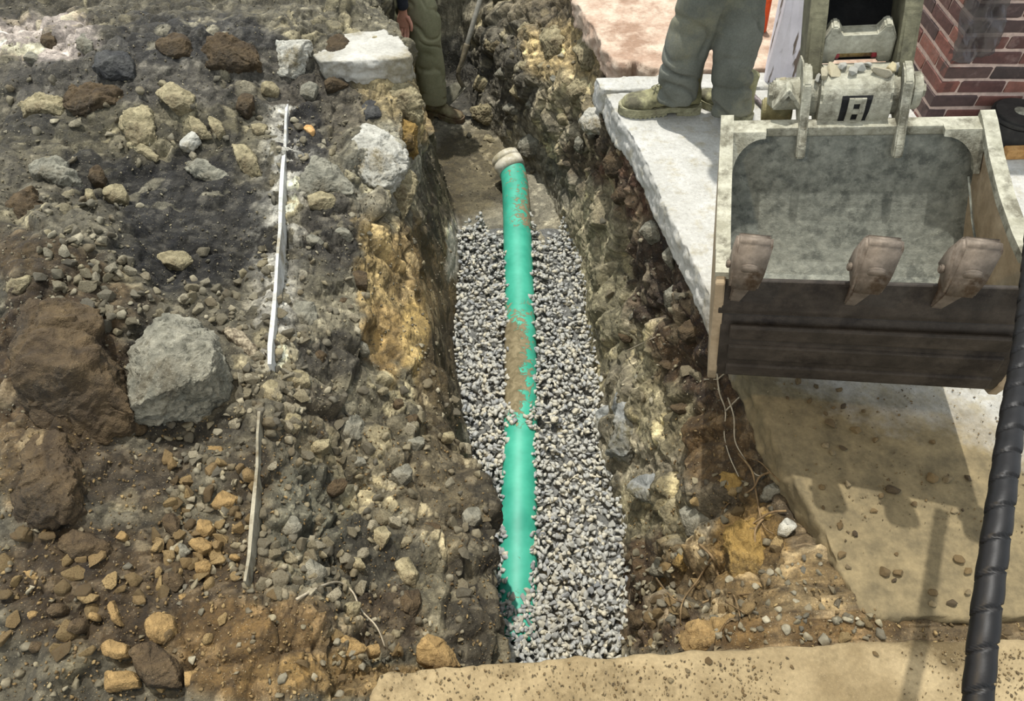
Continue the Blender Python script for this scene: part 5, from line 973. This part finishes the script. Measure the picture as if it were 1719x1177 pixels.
# whitewashed post
b0 = Vector(P(1308, 146, 0)); post = bmesh.new(); vv = add_box(post, (0, 0, .33), (.135, .11, .68), None, .006); bmesh.ops.subdivide_edges(post, edges=post.edges[:], cuts=3, use_grid_fill=True)
for v in post.verts: v.co.x += .006 * math.sin(v.co.z * 30 + v.co.y * 40); v.co.y += .005 * math.sin(v.co.z * 23 + v.co.x * 50)
bmesh.ops.transform(post, matrix=Matrix.Translation(b0 + Vector((.02, .09, 0))) @ Matrix.Rotation(-.05, 4, 'Y') @ Matrix.Rotation(-.12, 4, 'Z'), verts=post.verts)
def paint_mat():
    m, nt, b = new_mat('white_paint'); n = tex(nt, 7, 7, .7); nt.nodes['TC']; mp = nd(nt, 'ShaderNodeMapping'); mp.inputs['Scale'].default_value = (9, 9, 1.4); nt.links.new(nt.nodes['TC'].outputs['Object'], mp.inputs[0]); n2 = nd(nt, 'ShaderNodeTexNoise'); n2.inputs['Scale'].default_value = 3; n2.inputs['Detail'].default_value = 6; nt.links.new(mp.outputs[0], n2.inputs[0])
    c = ramp(nt, n.outputs[0], [(.3, lin((206, 200, 204))), (.7, lin((232, 226, 230)))]).outputs[0]; c = mix(nt, ramp(nt, n2.outputs[0], [(.60, 0.), (.64, 1.)]).outputs[0], c, lin((110, 96, 84)))
    nt.links.new(c, b.inputs['Base Color']); b.inputs['Roughness'].default_value = .8; return m
tag(bm_obj('wooden_post', post, paint_mat()), 'white painted wooden post with cracked paint standing behind the standing worker', 'post')
q0 = Vector(P(1262, 158, .014)); q1 = Vector(P(1318, 216, .014)); bm = bmesh.new(); add_cyl(bm, q0, q1, .011, None, 14, .002); tag(bm_obj('steel_bar', bm, surf('bar_steel', (96, 86, 84), (132, 122, 120), 30, .5, None, None, .6)), 'thin grey steel bar lying on the slab left of the coupler', 'bar')
q = Vector(P(1276, 52, .02)); bm = bmesh.new(); add_cyl(bm, q, q + Vector((0, 0, .2)), .03, .015, 20, .004); tag(bm_obj('safety_cone', bm, surf('cone_orange', (214, 70, 30), (232, 96, 40), 10, .5)), 'small red-orange marker cone behind the worker on the far slab', 'cone')
q = Vector(P(1578, 240, 0)); 
bm = bmesh.new(); bmesh.ops.create_grid(bm, x_segments=24, y_segments=30, size=.5)
for v in bm.verts:
    p = np.array([[v.co.x * 6, v.co.y * 6, 3.3]]); v.co.z = .5 * fbm(p, 3, 8)[0]; v.co.x *= .16; v.co.y *= .36; v.co.z *= .10
rr = Matrix.Translation((BX + .02, BY - .035, .50)) @ Matrix.Rotation(math.radians(90), 4, 'X') @ Matrix.Rotation(.25, 4, 'Z'); bmesh.ops.transform(bm, matrix=rr, verts=bm.verts)
bmesh.ops.solidify(bm, geom=bm.faces[:], thickness=.002)
m, nt, b = new_mat('wet_plastic'); b.inputs['Base Color'].default_value = (.10, .085, .08, 1); b.inputs['Roughness'].default_value = .15; b.inputs['Alpha'].default_value = .55
tag(bm_obj('plastic_sheet', bm, m, None, True), 'crumpled shiny plastic sheet hanging on the corner of the brick wall', 'sheet')
print('machine')
# ------------------------------------------------------------------ the two workers
def PY(px, py, Y): d = ray(px, py); return Vector(CAMP + d * (Y / d[1]))
def ell_tube(bm, pts, rx, ry, n=20, fdir=Vector((0, 1, 0))):
    rings = []
    pts = [Vector(p) for p in pts]
    for i, p in enumerate(pts):
        t = (pts[min(i + 1, len(pts) - 1)] - pts[max(i - 1, 0)]).normalized(); u = fdir.cross(t).normalized(); w = t.cross(u)
        rings.append([bm.verts.new(p + u * math.cos(a) * rx[i] + w * math.sin(a) * ry[i]) for a in [2 * math.pi * k / n for k in range(n)]])
    for i in range(len(rings) - 1):
        for k in range(n): bm.faces.new((rings[i][k], rings[i][(k + 1) % n], rings[i + 1][(k + 1) % n], rings[i + 1][k]))
    bm.faces.new(rings[0][::-1]); bm.faces.new(rings[-1])
def limb(bm, keys, n=20, fdir=Vector((0, 1, 0))):
    """keys: (point, rx, ry); smooth in between"""
    K = [np.array([*k[0], k[1], k[2]]) for k in keys]; S = spline(K, 6); ell_tube(bm, [q[:3] for q in S], [q[3] for q in S], [q[4] for q in S], n, fdir)
def cloth(bm, voxel, folds, seed, mat, name, parent):
    me = remeshed(bm, voxel, 6); V, Nn = mesh_np(me)
    w = V + .012 * np.stack([fbm(V * 9, 2, seed), fbm(V * 9, 2, seed + 5), fbm(V * 9, 2, seed + 9)], -1) * 2
    d = np.zeros(len(V))
    for (z0, z1, a, fz, sx) in folds:
        wt = sstep(z0 - .03, z0 + .02, V[:, 2]) * (1 - sstep(z1 - .06, z1 + .06, V[:, 2]))
        nz = fbm(np.stack([w[:, 0] * sx, w[:, 1] * sx, (w[:, 2] + .25 * w[:, 0]) * fz], -1), 2, seed + 31)
        ph = w[:, 2] * fz + .8 * nz + (w[:, 0] + w[:, 1]) * sx * .5; am = np.clip(.75 + 1.6 * fbm(w * np.array([9, 9, 16]), 2, seed + 77), .05, 1.4)
        q_ = np.abs(((ph + .9 * fbm(w * 5, 2, seed + 8)) % 1.0) - .5) * 2; d += a * wt * am * (-.9 * np.exp(-(q_ / .28) ** 2) + .25 * nz)
    V = V + Nn * (d + .003 * fbm(V * 7, 2, seed))[:, None]; set_np(me, V); return link_mesh(name, me, mat, parent, True)
def boot(parent, heel, toe, mat, sole_mat, size=.30, label=None, panel=None, laces=True, scale=1.0):
    heel = Vector(heel); toe = Vector(toe); fx = (toe - heel); fx.z = 0; L = fx.length; fx.normalize(); fy = Vector((-fx.y, fx.x, 0)); s = L / .31
    Mx = Matrix.Translation(heel) @ Matrix(((fx.x, fy.x, 0, 0), (fx.y, fy.y, 0, 0), (0, 0, 1, 0), (0, 0, 0, 1))) @ Matrix.Diagonal((s, max(s, .9) , max(s, .9), 1))
    secs = [(.0, .030, .09, .035), (.012, .038, .12, .03), (.05, .042, .155, .03), (.10, .043, .150, .03), (.14, .044, .118, .03), (.18, .048, .095, .028), (.22, .052, .078, .026), (.26, .049, .070, .026), (.29, .038, .060, .026), (.307, .018, .045, .028)]
    bm = bmesh.new(); R = []
    for x, hw, ht, zb in [tuple(q) for q in spline(secs, 4)]:
        ring = []
        for k in range(18):
            a = 2 * math.pi * k / 18; c, sn = math.cos(a), math.sin(a)
            y = hw * math.copysign(abs(c) ** .8, c); z = zb + (ht - zb) * (.5 + .5 * math.copysign(abs(sn) ** .75, sn)); y *= 1 - .35 * max(0, (z - zb) / .12) ** 1.5
            ring.append(bm.verts.new((x, y, z)))
        R.append(ring)
    for i in range(len(R) - 1):
        for k in range(18): bm.faces.new((R[i][k], R[i][(k + 1) % 18], R[i + 1][(k + 1) % 18], R[i + 1][k]))
    bm.faces.new(R[0][::-1]); bm.faces.new(R[-1])
    ell_tube(bm, [Vector((.055, 0, .08)), Vector((.058, 0, .14)), Vector((.06, 0, .20)), Vector((.06, 0, .235))], [.038, .042, .046, .05], [.05, .052, .05, .052], 20, Vector((1, 0, 0)))
    me = remeshed(bm, .0055, 4); V, Nn = mesh_np(me); cr = np.exp(-((V[:, 0] - .19) / .035) ** 2)
    V = V + Nn * (.0022 * fbm(V * np.array([60, 14, 30]), 2, 3) * (1 + 2 * cr) + .0015 * fbm(V * 40, 2, 6))[:, None]; set_np(me, V)
    e = empty('boot', None, Mx); e.parent = parent; e.matrix_parent_inverse = parent.matrix_world.inverted()
    if label: e['label'] = label
    def bo(name, o): o.parent = e; return o
    bo('upper', link_mesh('upper', me, mat, None, True))
    oc = [(-.008, .020), (.0, .038), (.05, .046), (.11, .040), (.17, .048), (.23, .056), (.28, .047), (.31, .026), (.318, 0)]
    ol = sm(oc); ol = ol + [(x, -y) for x, y in ol[::-1][1:]]
    bm = bmesh.new(); add_prism(bm, ol, X_, Y_, Z_, .014, .036); bmesh.ops.bevel(bm, geom=[q for q in bm.edges if abs(q.verts[0].co.z - q.verts[1].co.z) < .001], offset=.003, segments=2, affect='EDGES')
    hl = [(x, y) for x, y in ol if x < .095]; add_prism(bm, hl, X_, Y_, Z_, -.001, .016)
    fo = [(max(x, .13), y * .97) for x, y in ol if x > .11]; add_prism(bm, fo, X_, Y_, Z_, .003, .016)
    for k in range(9):
        x = .145 + k * .018; hw = np.interp(x, [p[0] for p in oc], [p[1] for p in oc]); add_box(bm, (x, 0, .006), (.010, hw * 2.03, .013))
    bo('sole', bm_obj('sole', bm, sole_mat, None))
    if laces:
        bm = bmesh.new()
        for k in range(5):
            x = .105 + k * .018; z = np.interp(x, [.08, .12, .16, .2], [.165, .137, .112, .094]) + .002
            for sg_ in (1, -1): add_tube(bm, spline([(x, -.022 * sg_, z - .008), (x + .006, 0, z + .004), (x + .014, .022 * sg_, z - .016)], 4), .0022, 6)
        add_tube(bm, spline([(.10, .0, .165), (.11, .03, .155), (.13, .046, .12), (.12, .05, .10)], 5), .002, 6); bo('laces', bm_obj('laces', bm, sole_mat, None, True))
    if panel:
        bm = bmesh.new()
        for sg_ in (1, -1):
            q = [(.055, .075), (.10, .065), (.125, .085), (.10, .125), (.085, .165), (.055, .165), (.045, .12)]
            add_prism(bm, q, X_, Z_, Y_, sg_ * .036, sg_ * .0445)
        bmesh.ops.bevel(bm, geom=bm.edges[:], offset=.002, segments=1, affect='EDGES'); o = bo('side_panel', bm_obj('side_panel', bm, panel, None)); o['label'] = 'grey elastic side panel'
    return e
def hand_at(wrist, down, out, mat, parent, name='hand'):
    down = Vector(down).normalized(); out = Vector(out).normalized(); nrm = down.cross(out).normalized(); out = nrm.cross(down).normalized(); w = Vector(wrist)
    bm = bmesh.new()
    def pt(a, b, c): return w + down * a + out * b + nrm * c
    limb(bm, [(pt(-.05, 0, 0), .026, .020), (pt(0, 0, 0), .028, .018), (pt(.045, 0, 0), .040, .016), (pt(.085, 0, .002), .041, .013), (pt(.095, 0, .002), .036, .010)], 16, nrm)
    for b, l, c in ((.030, .072, .0), (.011, .082, .0), (-.010, .076, .0), (-.030, .060, .0)):
        P_ = [pt(.075, b * .9, 0), pt(.095 + l * .3, b * 1.05, .006), pt(.095 + l * .65, b * 1.08, .020), pt(.090 + l * .92, b * 1.05, .038)]
        limb(bm, [(q, r, r) for q, r in zip(P_, (.0098, .0092, .0085, .0072))], 10, nrm)
    P_ = [pt(.02, .028, .002), pt(.05, .050, .012), pt(.078, .058, .022), pt(.098, .056, .030)]
    limb(bm, [(q, r, r) for q, r in zip(P_, (.015, .012, .0105, .0085))], 10, nrm)
    return link_mesh(name, remeshed(bm, .0035, 2), mat, parent, True)
skin = surf('skin', (196, 140, 118), (214, 160, 138), 20, .55, None, fine=120, bs=.1, bd=.001)
def person(base, label, legs, hip, chest, neck, arms, tm, sm_, bm_mat, sole_mat, folds, facing, boots_kw, seed):
    p = empty('person', tuple(base)); tag(p, label, 'person')
    bm = bmesh.new(); f = Vector(facing)
    side = Vector((-f.y, f.x, 0))
    for i, (keys, hs) in enumerate(legs):
        limb(bm, keys + [(Vector(hip) + side * hs * .09 + Vector((0, 0, -.02)), .105, .115)], 24, f)
    limb(bm, [(Vector(hip) + Vector((0, 0, -.10)), .10, .09), (Vector(hip), .165, .125), (Vector(hip) + Vector((0, 0, .12)), .15, .115)], 28, f)
    cloth(bm, .0065, folds, seed, tm, 'trousers', p)
    bm = bmesh.new(); h = Vector(hip) + Vector((0, 0, .10)); c = Vector(chest); n = Vector(neck)
    limb(bm, [(h, .165, .13), (h.lerp(c, .5), .165, .13), (c, .20, .135), (c.lerp(n, .6), .17, .11), (n, .065, .065)], 28, f)
    for sh, el, wr in arms: limb(bm, [(Vector(sh), .075, .07), (Vector(sh).lerp(Vector(el), .5), .062, .06), (Vector(el), .05, .05), (Vector(wr), .04, .036)], 18, f)
    cloth(bm, .011, [(-9, 9, .004, 12, 4)], seed + 3, sm_, 'jacket', p)
    hd = n + Vector((0, 0, .13)) + f * .02; bm = bmesh.new()
    limb(bm, [(n - Vector((0, 0, .04)), .055, .055), (n + Vector((0, 0, .04)), .052, .056), (hd - Vector((0, 0, .06)) + f * .015, .060, .075), (hd, .074, .092), (hd + Vector((0, 0, .07)), .070, .088), (hd + Vector((0, 0, .11)), .035, .045)], 24, f)
    limb(bm, [(hd + f * .085 + Vector((0, 0, .02)), .008, .008), (hd + f * .105 - Vector((0, 0, .015)), .013, .012), (hd + f * .085 - Vector((0, 0, .025)), .010, .008)], 10, side)
    for sg_ in (1, -1): limb(bm, [(hd + side * sg_ * .070 + Vector((0, 0, .02)), .008, .016), (hd + side * sg_ * .078, .008, .018), (hd + side * sg_ * .070 - Vector((0, 0, .025)), .007, .010)], 10, f)
    link_mesh('head', remeshed(bm, .006, 3), skin, p, True)
    bm = bmesh.new(); cc = hd + Vector((0, 0, .055)); rings = [(.0, .125, .150), (.006, .125, .150), (.010, .100, .122), (.06, .092, .112), (.10, .060, .075), (.112, .02, .03)]
    limb(bm, [(cc + Vector((0, 0, z)) + f * .01, a, b) for z, a, b in rings], 28, f); link_mesh('hard_hat', remeshed(bm, .006, 1), surf('hat', (206, 196, 160), (224, 214, 180), 10, .4), p, True)
    for sh, el, wr in arms:
        d = (Vector(wr) - Vector(el)).normalized(); hand_at(Vector(wr) + d * .03, d, f, skin, p)
    for hl, te in boots_kw['feet']: boot(p, hl, te, bm_mat, sole_mat, panel=boots_kw.get('panel'), laces=boots_kw.get('laces', True))
    return p
t_grey = surf('trouser_cloth', (88, 90, 80), (112, 113, 102), 6, .9, (120, 118, 98), None, 0, .3, .002, 160)
t_olive = surf('olive_cloth', (124, 124, 96), (152, 150, 120), 6, .9, (142, 138, 112), None, 0, .3, .002, 160)
j_dark = surf('jacket_cloth', (38, 42, 50), (56, 60, 70), 6, .9, None, None, 0, .3, .002, 120)
boot_d = surf('dusty_leather', (122, 118, 84), (160, 156, 118), 14, .85, (88, 84, 66), (190, 186, 156), 0, .4, .003, 60); sole_d = surf('dusty_sole', (140, 136, 106), (172, 168, 136), 20, .9, (108, 102, 82), fine=80)
boot_g = surf('muddy_leather', (112, 106, 78), (140, 132, 100), 10, .8, (92, 72, 56), None, 0, .4, .003, 60)
# worker on the slab
la = [(PY(1135, 170, 2.90), .082, .084), (PY(1138, 150, 2.91), .083, .086), (PY(1142, 120, 2.93), .086, .09), (PY(1154, 76, 2.95), .092, .096), (PY(1172, 30, 2.97), .098, .104)]
ra = [(PY(1228, 192, 2.82), .082, .084), (PY(1229, 168, 2.84), .081, .084), (PY(1230, 130, 2.86), .083, .088), (PY(1236, 80, 2.90), .085, .092), (PY(1242, 30, 2.94), .090, .1)]
hip = (.83, 3.02, .95)
person((.80, 2.95, 0), 'person in baggy grey trousers and dusty laced boots standing on the slab edge', [(la, 1), (ra, -1)], hip, (.82, 3.0, 1.32), (.80, 2.98, 1.52),
       [((.80, 2.80, 1.42), (.88, 2.72, 1.18), (.80, 2.86, 1.06)), ((.84, 3.20, 1.42), (.90, 3.28, 1.18), (.78, 3.14, 1.06))], t_grey, j_dark, boot_d, sole_d,
       [(.0, .28, .017, 12, 4.0), (.24, 1.2, .009, 5, 7)], (-1, 0, 0), dict(feet=[(P(1170, 184, 0), P(1040, 188, 0)), (P(1256, 204, 0), P(1170, 166, 0))]), 40)
# worker down in the trench
fl = -1.15
lb = [(PY(729, 172, 4.72), .088, .09), (PY(727, 152, 4.73), .094, .095), (PY(722, 110, 4.75), .096, .10), (PY(714, 70, 4.76), .098, .105), (PY(711, 30, 4.78), .105, .11)]
rb_ = [(PY(697, 152, 5.0), .085, .09), (PY(694, 120, 5.0), .09, .095), (PY(690, 80, 4.98), .096, .10), (PY(688, 40, 4.95), .10, .105)]
hip2 = (-.66, 4.90, -.20)
person((-.58, 4.8, fl), 'person in olive trousers and pull-on boots standing down in the trench beside a shovel', [(lb, -1), (rb_, 1)], hip2, (-.62, 4.88, .18), (-.58, 4.86, .38),
       [((-.60, 4.68, .28), (-.66, 4.60, -.02), (PY(676, 14, 4.62))), ((-.62, 5.08, .28), (-.60, 5.14, 0), (-.56, 5.10, -.22))], t_olive, j_dark, boot_g, boot_g,
       [(-1.15, -.88, .017, 11, 4), (-.9, 0, .012, 6, 6)], (1, -.12, 0), dict(feet=[(P(714, 188, fl), P(778, 205, fl)), (P(684, 158, fl), P(735, 163, fl))], panel=surf('elastic', (120, 114, 98), (142, 136, 118), 20, .9), laces=False), 60)
# shovel
sh = empty('shovel', tuple(P(752, 183, fl))); tag(sh, 'long-handled steel shovel leaning in the trench beside the worker in olive trousers', 'shovel')
a0 = PY(773, 112, 4.80); a1 = PY(797, 30, 4.95); dr = (a1 - a0).normalized()
bm = bmesh.new(); add_tube(bm, [a0, a0 + dr * .25, a1, a1 + dr * .7], .017, 14); bm_obj('handle', bm, surf('grey_wood', (132, 128, 116), (160, 156, 142), 24, .7), sh, True)
bm = bmesh.new(); add_tube(bm, spline([PY(784, 74, 4.87), PY(775, 104, 4.81), PY(769, 122, 4.79), PY(771, 134, 4.78), PY(778, 146, 4.78)], 6), [.023, .023, .021, .019, .018, .017] + [.015] * 30, 14); bm_obj('socket', bm, surf('socket_steel', (96, 88, 70), (122, 112, 90), 24, .6), sh, True)
bm = bmesh.new(); q = [PY(778, 144, 4.79), PY(766, 138, 4.86), PY(744, 150, 4.84), PY(740, 164, 4.80), PY(750, 182, 4.72), PY(764, 168, 4.72), PY(782, 148, 4.74)]
cq = sum(q, Vector()) / len(q); cv = bm.verts.new(cq + Vector((0, .03, -.015))); vv = [bm.verts.new(v) for v in q]
for i in range(len(vv)): bm.faces.new((cv, vv[i], vv[(i + 1) % len(vv)]))
bmesh.ops.subdivide_edges(bm, edges=bm.edges[:], cuts=2, use_grid_fill=True); bmesh.ops.smooth_vert(bm, verts=[v for v in bm.verts if not v.is_boundary], factor=.5, use_axis_x=True, use_axis_y=True, use_axis_z=True)
bmesh.ops.recalc_face_normals(bm, faces=bm.faces[:]); bmesh.ops.solidify(bm, geom=bm.faces[:], thickness=.004); bm_obj('blade', bm, surf('blade_steel', (92, 90, 76), (128, 124, 106), 14, .5, (80, 74, 58), None, .3), sh, True)
print('people')
